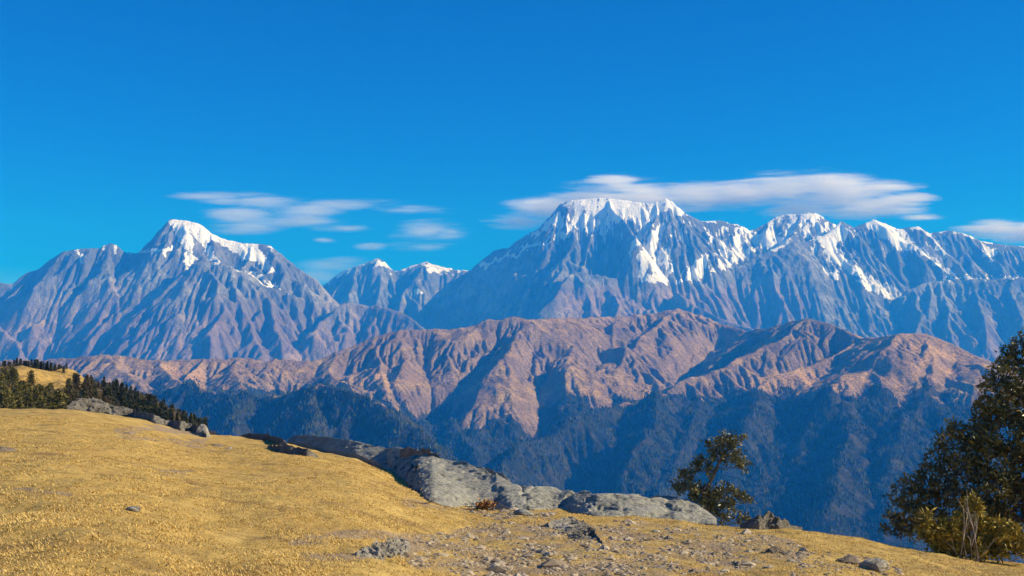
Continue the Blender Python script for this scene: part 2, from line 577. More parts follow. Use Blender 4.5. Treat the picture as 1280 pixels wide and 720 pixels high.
    Z += (1 - .8 * ice) * (4 * fbm2(X / 70, Y / 70, 3, 27) + 9 * ridged2(X / 170, Y / 200, 3, 29))
    band = Z / 85 + 1.2 * fbm2(X / 1500, Y / 1500, 3, 31)
    Z += 2.2 * np.sin(band * 2 * np.pi) * sstep(600, 1400, Z)
    u, v = pix(X, Y, Z)
    uw = u + 4.5 * fbm2(X / 260, Y / 160, 5, 41)
    vw = v + 5.5 * fbm2(X / 220 + 9, Y / 160, 5, 45)
    snow = np.zeros(u.shape)
    polys = [
        ([(214, 270), (235, 273), (248, 278), (282, 296), (300, 300), (322, 303), (331, 318), (342, 339), (330, 336), (312, 324), (290, 314), (270, 302), (259, 302), (270, 318), (276, 328), (262, 324), (250, 302), (236, 287), (239, 300), (243, 318), (248, 323), (235, 336), (227, 325), (231, 312), (222, 298), (216, 285)], 1),
        ([(93, 310), (99, 310), (104, 332), (100, 332)], 1),
        ([(530, 325), (574, 336), (565, 342), (548, 341), (535, 340)], 1),
        ([(462, 321), (480, 324), (482, 332), (462, 331)], 1),
        ([(700, 252), (715, 246), (790, 246), (830, 243), (842, 248), (860, 268), (846, 268), (838, 260), (822, 264), (815, 280), (802, 302), (788, 322), (784, 320), (795, 298), (803, 282), (780, 274), (750, 282), (726, 284), (712, 294), (700, 299), (714, 276), (720, 262)], 0.78),
        ([(725, 275), (760, 275), (765, 290), (750, 292), (722, 290)], 0.5),
        ([(795, 325), (808, 300), (820, 285), (832, 280), (824, 300), (812, 325), (830, 345), (815, 354), (803, 352)], 0.8),
        ([(815, 320), (835, 305), (845, 330), (834, 354), (805, 354)], 0.66),
        ([(845, 352), (862, 335), (878, 318), (888, 316), (882, 340), (865, 352)], 0.75),
        ([(948, 307), (962, 277), (969, 271), (966, 298), (987, 303), (970, 312)], 1),
        ([(880, 278), (936, 288), (971, 270), (1016, 265), (1043, 280), (1000, 298), (950, 310), (920, 330), (885, 345), (890, 310)], 0.52),
        ([(1007, 298), (1034, 286), (1051, 274), (1057, 295), (1044, 310), (1062, 325), (1092, 347), (1072, 344), (1050, 336), (1032, 325), (1032, 308), (1020, 298)], 0.95),
        ([(1028, 333), (1050, 340), (1045, 352), (1036, 345)], 1),
        ([(1080, 279), (1093, 271), (1110, 277), (1127, 290), (1152, 312), (1135, 316), (1115, 304), (1095, 293)], 0.95),
        ([(1224, 300), (1245, 315), (1241, 324), (1228, 319)], 1),
        ([(1085, 345), (1110, 358), (1135, 370), (1110, 374), (1085, 362), (1068, 350)], 0.7),
        ([(655, 296), (690, 270), (705, 256), (722, 262), (714, 278), (690, 292)], 0.5),
    ]
    rag = 0.5 + 0.42 * fbm2(X / 180, Y / 420, 5, 51) + 0.2 * fbm2(X / 60, Y / 60, 2, 57)
    for P, w in polys:
        m = in_poly(uw, vw, P)
        snow = np.maximum(snow, m * sstep(-0.12, 0.12, w - rag) if w < 0.9 else m * sstep(-0.1, 0.1, 1.15 * w - rag))
    lines = [([(296, 338), (320, 345), (346, 359)], 2.2), ([(160, 317), (190, 313), (205, 314), (218, 308)], 2.0), ([(425, 342), (445, 331), (471, 322)], 3.2),
             ([(480, 327), (494, 339)], 3.5), ([(500, 337), (532, 327)], 2.2), ([(519, 367), (526, 365)], 2.6), ([(572, 337), (584, 339)], 2),
             ([(725, 262), (717, 280), (700, 296), (667, 307), (635, 321), (600, 332)], 2.2), ([(1145, 281), (1163, 296), (1184, 317)], 2.6),
             ([(1150, 311), (1170, 328), (1188, 344)], 2.4), ([(1120, 284), (1145, 281), (1161, 290), (1187, 286), (1209, 292), (1224, 299), (1250, 302), (1280, 305)], 1.8),
             ([(1180, 347), (1215, 348), (1280, 346)], 1.0), ([(971, 269), (1016, 264), (1030, 270)], 1.6), ([(877, 275), (900, 274), (936, 287)], 1.6),
             ([(110, 309), (132, 309)], 1.2), ([(137, 303), (146, 306), (144, 313)], 2.0), ([(335, 306), (352, 317)], 1.5), ([(403, 352), (412, 350)], 2)]
    for P, w in lines:
        snow = np.maximum(snow, sstep(w * 1.15, w * 0.7, near_line(uw, vw, P)) * (rag < 0.95))
    tint = sstep(1300 + 500 * (u < 520), 450 + 250 * (u < 520), Z + 320 * fbm2(X / 1300, Y / 1300, 4, 61))
    tint = np.maximum(tint, 1.0 * sstep(345, 372, v + 9 * fbm2(X / 400, Y / 400, 3, 63)) * sstep(675, 715, u) * sstep(1030, 990, u))
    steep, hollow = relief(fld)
    hi = np.where(u > 640, 2250.0, 2750.0)
    snow = np.maximum(snow, sstep(.20, .48, hollow / 55 + .55 * fbm2(X / 240, Y / 500, 4, 58) - .12 * (steep - 1.0)) * sstep(hi, hi + 800, Z + 300 * fbm2(X / 900, Y / 900, 3, 59)) * (vw < 352))
    t = NT("mountain_rock")
    n1, n2 = t.noise(0.0035, 6, 0.6), t.noise(0.03, 5, 0.65)
    strata = t.noise(0.006, 5, 0.65, vec=t.mapped((1.6, .6, .7), (0.12, 0.5, 0)))
    rock = t.mix(t.ramp(n1, .35, .65), (.12, .132, .122), (.29, .30, .27))
    rock = t.mix(t.ramp(strata, .42, .62), rock, (.42, .415, .355))
    brown = t.mix(t.ramp(n1, .35, .65), (.22, .155, .11), (.44, .315, .215))
    c = t.mix(t.attr("tint"), rock, brown)
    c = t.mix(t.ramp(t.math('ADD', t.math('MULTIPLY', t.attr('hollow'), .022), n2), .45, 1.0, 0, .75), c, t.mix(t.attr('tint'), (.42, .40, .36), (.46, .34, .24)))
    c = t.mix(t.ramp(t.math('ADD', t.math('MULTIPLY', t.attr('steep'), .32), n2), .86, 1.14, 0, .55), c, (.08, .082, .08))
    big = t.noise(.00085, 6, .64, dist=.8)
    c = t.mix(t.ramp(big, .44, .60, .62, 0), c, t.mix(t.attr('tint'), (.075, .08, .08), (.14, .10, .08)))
    c = t.mix(t.ramp(n2, .34, .54, 0.55, 0.0), c, (.06, .06, .058))
    snow_f = t.ramp(t.math('ADD', t.attr("snow"), t.math('MULTIPLY', t.math('SUBTRACT', n2, 0.5), 0.7)), .42, .58)
    c = t.mix(snow_f, c, (.92, .92, .92))
    bm = t.math('ADD', t.math('MULTIPLY', n2, 40.0), t.math('MULTIPLY', t.noise(0.012, 5, 0.6, vec=t.mapped((1.6, 1.6, 0.5))), 45.0))
    bmp = t.bump(bm, 1.0, 0.9)
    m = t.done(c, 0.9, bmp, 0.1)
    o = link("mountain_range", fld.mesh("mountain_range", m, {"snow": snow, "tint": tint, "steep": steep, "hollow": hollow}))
    tag(o, kind="structure")
    return fld

# ---------------------------------------------------------------- brown foothills with forest
TREELINE = [(-200, 492), (160, 494), (187, 488), (212, 480), (219, 491), (231, 476), (247, 482), (255, 494), (269, 487), (312, 484), (347, 490), (366, 496), (372, 486), (400, 479), (440, 484), (469, 491),
            (485, 500), (494, 518), (505, 508), (520, 520), (535, 516), (556, 512), (575, 525), (590, 533), (610, 528), (630, 522), (650, 530), (662, 545), (669, 547), (675, 520), (690, 510), (712, 500),
            (735, 496), (739, 512), (760, 508), (790, 504), (822, 493), (850, 490), (875, 497), (915, 488), (950, 491), (985, 488), (1017, 502), (1032, 480), (1050, 486), (1060, 500),
            (1070, 495), (1085, 486), (1100, 481), (1112, 492), (1122, 505), (1140, 488), (1160, 486), (1185, 497), (1212, 507), (1300, 512), (1500, 515)]

def build_foothills():
    fld = Field(-6200, 7000, 12, 5000, 14600, 14, lambda X, Y: -1850 + 0.055 * (Y - 5000) + 25 * fbm2(X / 900, Y / 900, 3, 71), 34, 460, 71)
    crest = [(-160, 455, 10.4), (-60, 450, 10.4), (60, 449, 10.5), (95, 447, 10.5), (130, 443, 10.5), (200, 450, 10.6), (300, 447, 10.8), (390, 452, 11), (420, 440, 11.2), (450, 428, 11.4), (480, 418, 11.5),
             (500, 413, 11.5), (520, 411, 11.6), (560, 412, 11.7), (590, 405, 11.8), (620, 394, 11.8), (640, 392, 11.8), (660, 399, 11.9), (690, 398, 12.2),
             (730, 396, 12.8), (780, 395, 13.2), (815, 391, 13.4), (845, 386, 13.5), (870, 392, 13.5), (894, 402, 13.4), (935, 413, 13), (961, 409, 12.6), (985, 402, 12),
             (1010, 397, 11.6), (1040, 405, 11.4), (1077, 422, 11), (1096, 420, 10.6), (1122, 416, 10.2), (1160, 416, 10.2), (1190, 429, 10.2), (1231, 450, 10.2),
             (1290, 475, 10.3), (1350, 480, 10.3), (1480, 490, 10.4)]
    sp = [
        ([(640, 392, 11.8), (625, 415, 11.4), (600, 450, 10.9), (575, 480, 10.4), (560, 512, 9.8)], .62),
        ([(645, 393, 11.8), (655, 430, 11.2), (660, 470, 10.6), (668, 510, 10), (670, 548, 9.4)], .62),
        ([(660, 399, 11.9), (690, 420, 11.5), (692, 450, 11.0), (700, 480, 10.5)], .6),
        ([(730, 396, 12.8), (720, 420, 12), (727, 455, 11.3), (760, 480, 10.7), (787, 502, 10.1)], .58),
        ([(780, 395, 13.2), (765, 410, 12.5), (770, 440, 11.8)], .55),
        ([(560, 412, 11.7), (545, 440, 11.2), (550, 470, 10.7), (556, 508, 10.0)], .62),
        ([(480, 418, 11.5), (470, 440, 11), (480, 470, 10.5), (495, 515, 9.7)], .6),
        ([(520, 411, 11.6), (512, 440, 11.1), (522, 475, 10.5), (530, 515, 9.8)], .62),
        ([(420, 440, 11.2), (412, 462, 10.7), (430, 480, 10.2)], .5),
        ([(300, 447, 10.8), (290, 465, 10.3), (300, 480, 9.9)], .45), ([(200, 450, 10.6), (215, 468, 10.1), (225, 482, 9.6)], .5),
        ([(130, 443, 10.5), (160, 465, 10), (185, 490, 9.4)], .5),
        ([(845, 386, 13.5), (830, 402, 13), (800, 420, 12.4), (790, 452, 11.6), (800, 480, 11)], .55),
        ([(894, 402, 13.4), (872, 430, 12.6), (860, 455, 12)], .5),
        ([(1010, 397, 11.6), (970, 425, 11.2), (930, 445, 10.9), (900, 460, 10.6), (850, 477, 10.2), (800, 497, 9.8)], .55),
        ([(1077, 422, 11), (1050, 440, 10.5), (1000, 460, 10.1), (960, 475, 9.8), (942, 494, 9.4)], .48),
        ([(1122, 416, 10.2), (1090, 450, 9.7), (1060, 470, 9.3), (1020, 502, 8.9), (1000, 540, 8.3), (960, 600, 7.4)], .48),
        ([(1160, 416, 10.2), (1165, 450, 9.6), (1160, 487, 9.1), (1130, 525, 8.4), (1120, 580, 7.6), (1110, 650, 6.7)], .5),
        ([(1190, 429, 10.2), (1210, 470, 9.6), (1215, 507, 9.1), (1205, 560, 8.3), (1215, 620, 7.5)], .5),
        ([(170, 492, 8.6), (212, 483, 8.4), (231, 478, 8.3), (269, 489, 8), (312, 486, 7.8), (347, 492, 7.6), (372, 488, 7.4), (400, 480, 7.3), (440, 485, 7.1), (478, 504, 6.9),
          (509, 529, 6.6), (540, 550, 6.4), (569, 575, 6.1), (600, 612, 5.7)], .75),
        ([(400, 480, 7.3), (395, 510, 6.9), (380, 545, 6.4)], .7), ([(312, 486, 7.8), (300, 515, 7.3), (290, 550, 6.8)], .7),
        ([(790, 504, 9.7), (744, 513, 9.2), (712, 522, 8.9), (681, 538, 8.6), (650, 560, 8.2), (625, 592, 7.7), (600, 635, 7.1)], .62),
        ([(822, 493, 9.6), (815, 530, 8.8), (790, 570, 8.1), (770, 625, 7.2)], .6),
        ([(875, 497, 9.7), (860, 540, 8.8), (835, 590, 7.9), (820, 640, 7.1)], .6),
        ([(950, 491, 9.4), (930, 530, 8.6), (900, 580, 7.8), (870, 655, 6.7)], .6),
        ([(1060, 470, 9.3), (1065, 520, 8.5), (1050, 570, 7.7), (1035, 640, 6.7)], .6),
        ([(556, 508, 10.0), (575, 545, 9.3), (600, 575, 8.7)], .65),
    ]
    p = fld.subdivide(P3(crest), 170, 14, 4)
    fld.line(p, .52, 3200, 1.0e-5)
    fld.spurs(p, 420, 900, .48, .75, 1, 900)
    for c, s in sp:
        p = fld.subdivide(P3(c), 150, 16, 6)
        fld.line(p, s * 1.2, 1900, 1.6e-5)
        sm = c[0][0] > 900 and c[0][1] > 390
        fld.spurs(p, 380 if sm else 260, 460, s * .9, s * (1.2 if sm else 1.45), 1, 520)
    X, Y, Z = fld.X, fld.Y, fld.Z
    u0, v0 = pix(X, Y, Z)
    calm = sstep(880, 1010, u0) * sstep(520, 480, v0)
    Z += (15 - 9 * calm) * ridged2(X / 260, Y / 330, 5, 81, 0.55) + 3 * fbm2(X / 45, Y / 45, 2, 85) - 4
    for P, dep, w in [([(628, 405, 11.6), (605, 430, 11.15), (580, 455, 10.75), (560, 480, 10.35), (552, 505, 9.95)], 190, 300), ([(668, 415, 11.55), (664, 440, 11.1), (657, 462, 10.8)], 130, 190),
                      ([(692, 428, 11.4), (686, 455, 11), (672, 482, 10.6), (674, 508, 10.15), (682, 535, 9.6)], 190, 260), ([(530, 425, 11.35), (535, 450, 10.9), (540, 475, 10.5), (528, 505, 10.0)], 130, 230),
                      ([(895, 412, 13.0), (872, 443, 12.3), (850, 464, 11.6)], 150, 260), ([(770, 412, 12.4), (748, 445, 11.6), (738, 472, 11.1)], 120, 240), ([(940, 425, 12.2), (915, 445, 11.6), (880, 462, 11.0)], 120, 220),
                      ([(1040, 425, 11.0), (1010, 440, 10.8), (985, 452, 10.5)], 110, 220), ([(1195, 445, 9.9), (1185, 470, 9.5), (1180, 495, 9.1)], 90, 220), ([(1085, 462, 9.7), (1075, 485, 9.2), (1068, 510, 8.7)], 80, 200),
                      ([(720, 560, 8.6), (735, 600, 7.9), (740, 650, 7.2)], 160, 330), ([(905, 545, 8.4), (880, 600, 7.6)], 150, 330), ([(1000, 500, 9.0), (985, 550, 8.2), (955, 620, 7.2)], 170, 330)]:
        q = P3(P)
        dl = near_line(X, Y, [(a[0], a[1]) for a in q])
        Z -= dep * np.clip(1 - dl / w, 0, 1)
    Z += 42 * fbm2(X / 700, Y / 700, 4, 83) * CRISP(fld)
    soft = np.clip(.62 + 2.3 * fbm2(X / 900, Y / 900, 3, 84), .05, 2.3) * (1 - .55 * calm)
    Z[:] = erode(Z, fld.dx, fld.dy, 11, 1.9, .5, 12, 1.05, 2, soft)
    Z += 1.6 * fbm2(X / 35, Y / 35, 2, 87)
    u, v = pix(X, Y, Z)
    tl = np.interp(u, [a for a, b in TREELINE], [b for a, b in TREELINE])
    forest = sstep(-2.5, 3.5, v - tl + 13 * fbm2(X / 190, Y / 190, 5, 91))
    # grassy bands within the ravines thin the wood out
    gold = 0.35 * fbm2(X / 500, Y / 500, 4, 95) + sstep(90, 20, np.hypot((u - 1120) * 0.7, (v - 450) * 1.5)) * .95 \
        + sstep(60, 10, np.hypot((u - 1000) * 0.5, (v - 480) * 2.2)) * .8 + sstep(22, 4, np.hypot(u - 708, (v - 446) * 1.4)) * .6 \
        + sstep(34, 6, np.hypot((u - 480) * .5, (v - 478) * 1.6)) * .5 + sstep(40, 8, np.hypot((u - 232) * .6, (v - 468) * 1.6)) * .5 \
        + sstep(50, 10, np.hypot((u - 905) * .5, (v - 400) * 2.2)) * .45
    steep, hollow = relief(fld)
    t = NT("foothill_slopes")
    n1, n2 = t.noise(0.006, 6, 0.6), t.noise(0.045, 5, 0.65)
    c = t.mix(t.ramp(n1, .35, .65), (.235, .15, .065), (.50, .325, .125))
    c = t.mix(t.ramp(t.math('ADD', t.attr("gold"), t.math('MULTIPLY', t.math('SUBTRACT', n2, .5), .6)), .15, .65), c, (.60, .36, .13))
    c = t.mix(t.ramp(t.math('ADD', t.math('MULTIPLY', t.attr('steep'), .42), n2), .80, 1.08, 0, .7), c, t.mix(n1, (.17, .125, .095), (.30, .225, .17)))
    big = t.noise(.0016, 6, .62, dist=.6)
    c = t.mix(t.ramp(big, .46, .60, 0, .6), c, (.17, .115, .085))
    c = t.mix(t.ramp(n2, .36, .60, .75, 0.0), c, (.065, .05, .036))
    c = t.mix(t.ramp(t.math('ADD', t.attr("forest"), t.math('MULTIPLY', t.math('SUBTRACT', n2, .5), .5)), .35, .65), c,
              t.mix(t.ramp(n1, .4, .62), (.02, .024, .013), (.05, .046, .025)))
    bmp = t.bump(t.math('ADD', t.math('MULTIPLY', n2, 20.0), t.math('MULTIPLY', t.noise(.013, 5, .6), 26.0)), 1.0, 0.8)
    m = t.done(c, 0.95, bmp, 0.05)
    o = link("foothills", fld.mesh("foothills", m, {"forest": forest, "gold": gold, "steep": steep, "hollow": hollow}))
    tag(o, kind="structure")
    # the far wood: a mass of small conifers over the lower slopes
    rs = np.random.RandomState(5)
    wood = sstep(-13, 5, v - tl + 15 * fbm2(X / 190, Y / 190, 5, 91) + 6 * np.clip(hollow / 8, -1, 1))
    dens = (forest * .7 + wood * .3) * (u > -60) * (u < 1340) * (v < 690) * (v > 440)
    dens = dens * sstep(-.75, .1, fbm2(X / 260, Y / 260, 3, 99)) * (Y / 7000.0) ** -0.6
    pr = (dens / dens.sum()).ravel()
    N = 110000
    pk = rs.choice(len(pr), N, p=pr)
    px = X.ravel()[pk] + rs.uniform(-6, 6, N)
    py = Y.ravel()[pk] + rs.uniform(-7, 7, N)
    pz = Z.ravel()[pk] - 2.0
    h = rs.uniform(15, 34, N)
    w = h * rs.uniform(.16, .27, N)
    K = 5
    V = np.zeros((N, K + 1, 3))
    a0 = rs.rand(N) * 6.28
    for k in range(K):
        a = a0 + k * 2 * np.pi / K
        rr = w * rs.uniform(.7, 1.3, N)
        V[:, k] = np.stack([px + rr * np.cos(a), py + rr * np.sin(a), pz + h * rs.uniform(.0, .22, N)], 1)
    V[:, K] = np.stack([px + rs.normal(0, .6, N), py, pz + h], 1)
    base = (np.arange(N) * (K + 1))[:, None]
    fc = np.concatenate([base + np.array([[k, (k + 1) % K, K]]) for k in range(K)])
    shade = np.repeat(rs.rand(N), K + 1)
    t = NT("far_wood")
    c = t.mix(t.attr("shade"), (.006, .012, .006), (.08, .10, .04))  # random tone per tree; the pale end paints in sunlit trees
    me = make_mesh("far_wood", V.reshape(-1, 3), fc, t.done(c, .9, None, .1), False, {"shade": shade})
    o = link("forest", me)
    tag(o, "far-off dark conifer wood covering the lower slopes below the brown ridges", "forest", None, "stuff")

build_mountains()
build_foothills()

# =====================================================================
# meadow: one sheet from the camera's feet over the crest into the valley
# =====================================================================
CREST = [(-700, 500, 78), (-300, 505, 78), (0, 510, 75), (85, 509.5, 78), (160, 519, 80), (260, 544, 78), (300, 549, 75), (360, 554, 70), (450, 572, 62), (520, 600, 54), (600, 627, 47),
         (680, 634, 43), (780, 645, 41), (900, 654, 40), (935, 656, 40), (1000, 660, 40.5), (1050, 670, 41), (1100, 682, 42), (1200, 697, 43), (1280, 704, 44), (1600, 745, 50), (2200, 800, 60)]
CU = np.array([math.atan((c[0] - 640) / F) for c in CREST])
_t = [at(640, c[1], 1.0)[2] - EYE for c in CREST]
CT = np.array([-a for a in _t])                       # tangent of the dip to the crest
CDist = np.array([c[2] for c in CREST], float)
_fa = np.linspace(-1.2, 1.2, 1200)
def _smooth(a, k=17):
    return np.convolve(np.pad(a, k // 2, mode='edge'), np.ones(k) / k, 'valid')
_fT = _smooth(np.interp(_fa, CU, CT))
_fD = _smooth(np.interp(_fa, CU, CDist), 41)

def ground_z(x, y, detail=True):
    x, y = np.asarray(x, float), np.asarray(y, float)
    th = np.arctan2(x, y)
    wrap = np.clip(np.abs(th) - 1.15, 0, None)
    thc = np.clip(th, -1.15, 1.15)
    d = np.hypot(x, y) * np.cos(thc)
    T, D = np.interp(thc, _fa, _fT), np.interp(thc, _fa, _fD)
    m = T - EYE / D
    m = m * np.cos(np.clip(wrap * 1.6, 0, np.pi))
    z = -m * d
    # rounding over past the crest
    e = np.clip(d - D * 0.97, 0, None)
    k = e * e / (e + 14.0)
    z = z - 0.62 * k
    far = np.hypot(x, y)
    z = np.where(far > 300, np.maximum(z, -1980 + 30 * np.sin(x / 900) * np.cos(y / 1300)), z)
    if detail:
        a = np.clip((far - 2) / 6, 0, 1) * np.clip((400 - far) / 300, 0, 1)
        z = z + a * (0.10 * fbm2(x / 3.3, y / 5.0, 3, 101) + 0.035 * fbm2(x / 0.7, y / 0.9, 3, 105)) \
            + np.clip((far - 12) / 25, 0, 1) * np.clip((400 - far) / 300, 0, 1) * 0.14 * fbm2(x / 11, y / 13, 2, 109)
        for gx, gy, rx, ry, dep in SCARS:
            q = ((x - gx) / rx) ** 2 + ((y - gy) / ry) ** 2
            z = z - dep * np.exp(-q) * (1 + .5 * fbm2(x / .8, y / .8, 2, 113))
    return z
SCARS = []

def hit(u, v, dmax=160.0):
    """ground point seen at photo pixel"""
    d = np.linspace(6, dmax, 1600)
    p = at(u, v, 1.0)
    X, Y, Zr = p[0] * d, d, EYE + (p[2] - EYE) * d
    g = ground_z(X, Y, False)
    k = np.argmax(Zr < g)
    if Zr[k] >= g[k]:
        D = float(np.interp(math.atan((u - 640) / F), _fa, _fD))
        return np.array([p[0] * D, D, float(ground_z(p[0] * D, D, False))])
    return np.array([X[k], Y[k], g[k]])

for (u, v, rx, ry, dep) in [(385, 680, .9, .55, .22), (480, 676, .6, .4, .12), (235, 548, 3.0, 2.2, .5), (60, 690, .7, .5, .08), (540, 655, .8, .6, .1)]:
    h_ = hit(u, v)
    SCARS.append((h_[0], h_[1], rx, ry, dep))

RUBBLE = [([(490, 688), (520, 668), (600, 655), (690, 655), (800, 652), (900, 665), (985, 672), (1010, 690), (1000, 705), (930, 712), (820, 722), (700, 722), (600, 722), (520, 712)], 1.0),
          ([(585, 640), (640, 636), (700, 640), (690, 652), (620, 652)], .5), ([(1000, 690), (1120, 700), (1130, 722), (980, 722)], .35)]

def build_meadow():
    ang = np.concatenate([np.linspace(-math.pi, -.62, 70)[:-1], np.linspace(-.62, .62, 1000), np.linspace(.62, math.pi, 70)[1:]])
    rad = np.concatenate([[0.3, 1, 2, 3, 4, 5, 6], np.geomspace(6.5, 110, 760), np.geomspace(112, 16000, 130)])
    A, R = np.meshgrid(ang, rad)
    X, Y = R * np.sin(A), R * np.cos(A)
    Z = ground_z(X, Y)
    u, v = pix(X, np.maximum(Y, .5), Z)
    bad = (Y < 1) | (R > 130)
    uw, vw = u + 10 * fbm2(X / 1.5, Y / 2.5, 3, 121), v + 5 * fbm2(X / 1.5 + 5, Y / 2.5, 3, 125)
    dirt = np.zeros(u.shape)
    for P, w in RUBBLE:
        dirt = np.maximum(dirt, in_poly(uw, vw, P) * w * (0.45 + 0.5 * fbm2(X / 1.2, Y / 2.0, 3, 127)))
    for P, w in [([(360, 676), (430, 668), (520, 672), (520, 686), (450, 692), (380, 694)], 12), ([(150, 538), (200, 536), (255, 545), (258, 556), (190, 550), (150, 546)], 7),
                 ([(500, 628), (600, 640)], 4), ([(20, 610), (90, 618)], 4), ([(190, 590), (240, 592)], 4)]:
        dirt = np.maximum(dirt, .85 * sstep(w, 0, near_line(uw, vw, P)))
    dirt[bad] = 0
    n = len(ang)
    i = np.arange(len(rad) - 1)[:, None] * n + np.arange(n - 1)[None]
    q = np.stack([i, i + n, i + n + 1, i + 1], -1).reshape(-1, 4)
    Xc = X.copy(); Xc[:, -1] = X[:, 0]
    vts = np.stack([Xc.ravel(), Y.ravel(), Z.ravel()], 1)
    c0 = len(vts)
    vts = np.concatenate([vts, [[0, 0, 0.0]]])
    tri = np.stack([np.full(n - 1, c0), np.arange(n - 1), np.arange(1, n)], 1)[:, [0, 1, 2]]
    t = NT("dry_meadow")
    na, nb, nc = t.noise(.22, 5, .6), t.noise(1.6, 6, .65), t.noise(9.0, 6, .7)
    nd = t.noise(30.0, 4, .7)
    c = t.mix(t.ramp(nb, .33, .66), (.43, .285, .085), (.62, .425, .135))
    c = t.mix(t.ramp(na, .44, .64, 0, .6), c, (.42, .265, .08))
    ne = t.noise(.55, 5, .6, dist=.5)
    c = t.mix(t.ramp(ne, .53, .68, 0, .8), c, (.25, .155, .07))
    c = t.mix(t.ramp(nc, .5, .72, 0, .75), c, (.60, .43, .16))
    c = t.mix(t.ramp(nc, .3, .45, .75, 0), c, (.16, .105, .04))
    c = t.mix(t.ramp(nd, .3, .5, .6, 0), c, (.13, .085, .03))
    dt = t.ramp(t.math('ADD', t.attr("dirt"), t.math('MULTIPLY', t.math('SUBTRACT', nc, .5), .7)), .25, .7)
    c = t.mix(dt, c, t.mix(t.ramp(nd, .35, .65), (.22, .15, .085), (.44, .33, .21)))
    bmp = t.bump(t.math('ADD', t.math('MULTIPLY', nc, .05), t.math('MULTIPLY', nd, .03)), 1.0, .8)
    m = t.done(c, .95, bmp, .08)
    o = link("meadow", make_mesh("meadow", vts, [q, tri], m, True, {"dirt": np.concatenate([dirt.ravel(), [0]])}))
    tag(o, kind="structure")
    # short dry turf
    rs = np.random.RandomState(9)
    N = 170000
    a = rs.uniform(-.5, .5, N)
    r = 8.0 + 52.0 * rs.rand(N) ** 1.5
    x, y = r * np.sin(a), r * np.cos(a)
    dn = fbm2(x / 1.1, y / 1.6, 3, 131)
    z = ground_z(x, y)
    uu, vv = pix(x, y, z)
    ok = dn + rs.normal(0, .35, N) > -.15
    for P, w in RUBBLE:
        ok &= ~(in_poly(uu, vv, P) & (rs.rand(N) < .72 * w))
    x, y, z, r, dn = x[ok], y[ok], z[ok], r[ok], dn[ok]
    N = len(x)
    B = 5
    V = np.zeros((N, B, 3, 3))
    for b in range(B):
        aa = rs.rand(N) * 6.28
        hh = rs.uniform(.006, .019, N) * (1 + .6 * np.clip(dn, 0, 1)) * (1 + r / 70)
        ln = rs.uniform(.6, 3.0, N) * hh
        ox, oy = rs.normal(0, .045, N), rs.normal(0, .045, N)
        wd = rs.uniform(.003, .007, N) * (1 + r / 25)
        pa = aa + 1.57
        V[:, b, 0] = np.stack([x + ox - wd * np.cos(pa), y + oy - wd * np.sin(pa), z - .01], 1)
        V[:, b, 1] = np.stack([x + ox + wd * np.cos(pa), y + oy + wd * np.sin(pa), z - .01], 1)
        V[:, b, 2] = np.stack([x + ox + ln * np.cos(aa), y + oy + ln * np.sin(aa), z + hh], 1)
    sh = np.repeat(np.clip(.5 + .5 * dn + rs.normal(0, .25, N), 0, 1), B * 3)
    t = NT("dry_grass")
    s = t.attr("shade")
    c = t.mix(s, (.45, .30, .09), (.70, .49, .165))
    me = make_mesh("dry_grass", V.reshape(-1, 3), np.arange(N * B * 3).reshape(-1, 3), t.done(c, .8, None, .15), False, {"shade": sh})
    tag(link("grass", me), "short golden dry turf covering the foreground meadow", "grass", None, "stuff")
build_meadow()

# =====================================================================
# forested hill beyond the meadow's left edge
# =====================================================================
def build_hill():
    fld = Field(-620, -20, 4, 230, 1000, 4, lambda X, Y: -160.0 + 0.0 * X, 10, 60, 141)
    crest = [(-260, 440, .62), (-100, 446, .62), (0, 455, .62), (60, 460, .63), (85, 462, .63), (105, 475, .62), (130, 495, .61), (165, 522, .58), (200, 550, .54), (250, 592, .48), (300, 645, .42), (340, 690, .37)]
    p = fld.subdivide(P3(crest), 15, 1.5, .5)
    fld.line(p, .34, 420, 2e-5)
    for c in ([(105, 475, .62), (90, 484, .54), (80, 492, .46), (85, 515, .37), (85, 545, .30)], [(20, 457, .62), (10, 478, .52), (0, 498, .42), (-10, 530, .33)], [(165, 522, .58), (160, 535, .5), (150, 540, .4)]):
        fld.line(fld.subdivide(P3(c), 15, 2, .6), .32, 200, 0)
    X, Y, Z = fld.X, fld.Y, fld.Z
    Z += 3.0 * fbm2(X / 45, Y / 45, 4, 145)
    flank = np.interp(X - Y * (100 - 640) / F, [0, 20, 41, 61, 80, 110], [0, -5.5, -13.5, -24.5, -41, -80])
    Z[:] = np.where(X > Y * (100 - 640) / F, np.minimum(Z, at(640, 472, 1.0)[2] * 0 + EYE + (at(640, 472, 1.0)[2] - EYE) * Y + flank), Z)
    t = NT("hill_grass")
    n1, n2 = t.noise(.03, 5, .6), t.noise(.35, 5, .65)
    c = t.mix(t.ramp(t.math('ADD', t.attr('gold'), t.math('MULTIPLY', t.math('SUBTRACT', n1, .5), .8)), .35, .65), (.10, .075, .04), (.48, .31, .09))
    c = t.mix(t.ramp(n2, .35, .6, .6, 0), c, (.09, .07, .035))
    m = t.done(c, .95, t.bump(n2, 1.2, .8), .05)
    u, v = pix(X, Y, Z)
    gold = sstep(125, 100, u + (v - 470) * .3) * sstep(500, 478, v) * .9
    tag(link("hill", fld.mesh("hill", m, {"gold": gold})), kind="structure")
    return fld
HILL = build_hill()

def hill_z(x, y):
    i = int(round((x - HILL.x[0]) / HILL.dx)); j = int(round((y - HILL.y[0]) / HILL.dy))
    i = min(max(i, 0), len(HILL.x) - 1); j = min(max(j, 0), len(HILL.y) - 1)
    return float(HILL.Z[j, i])

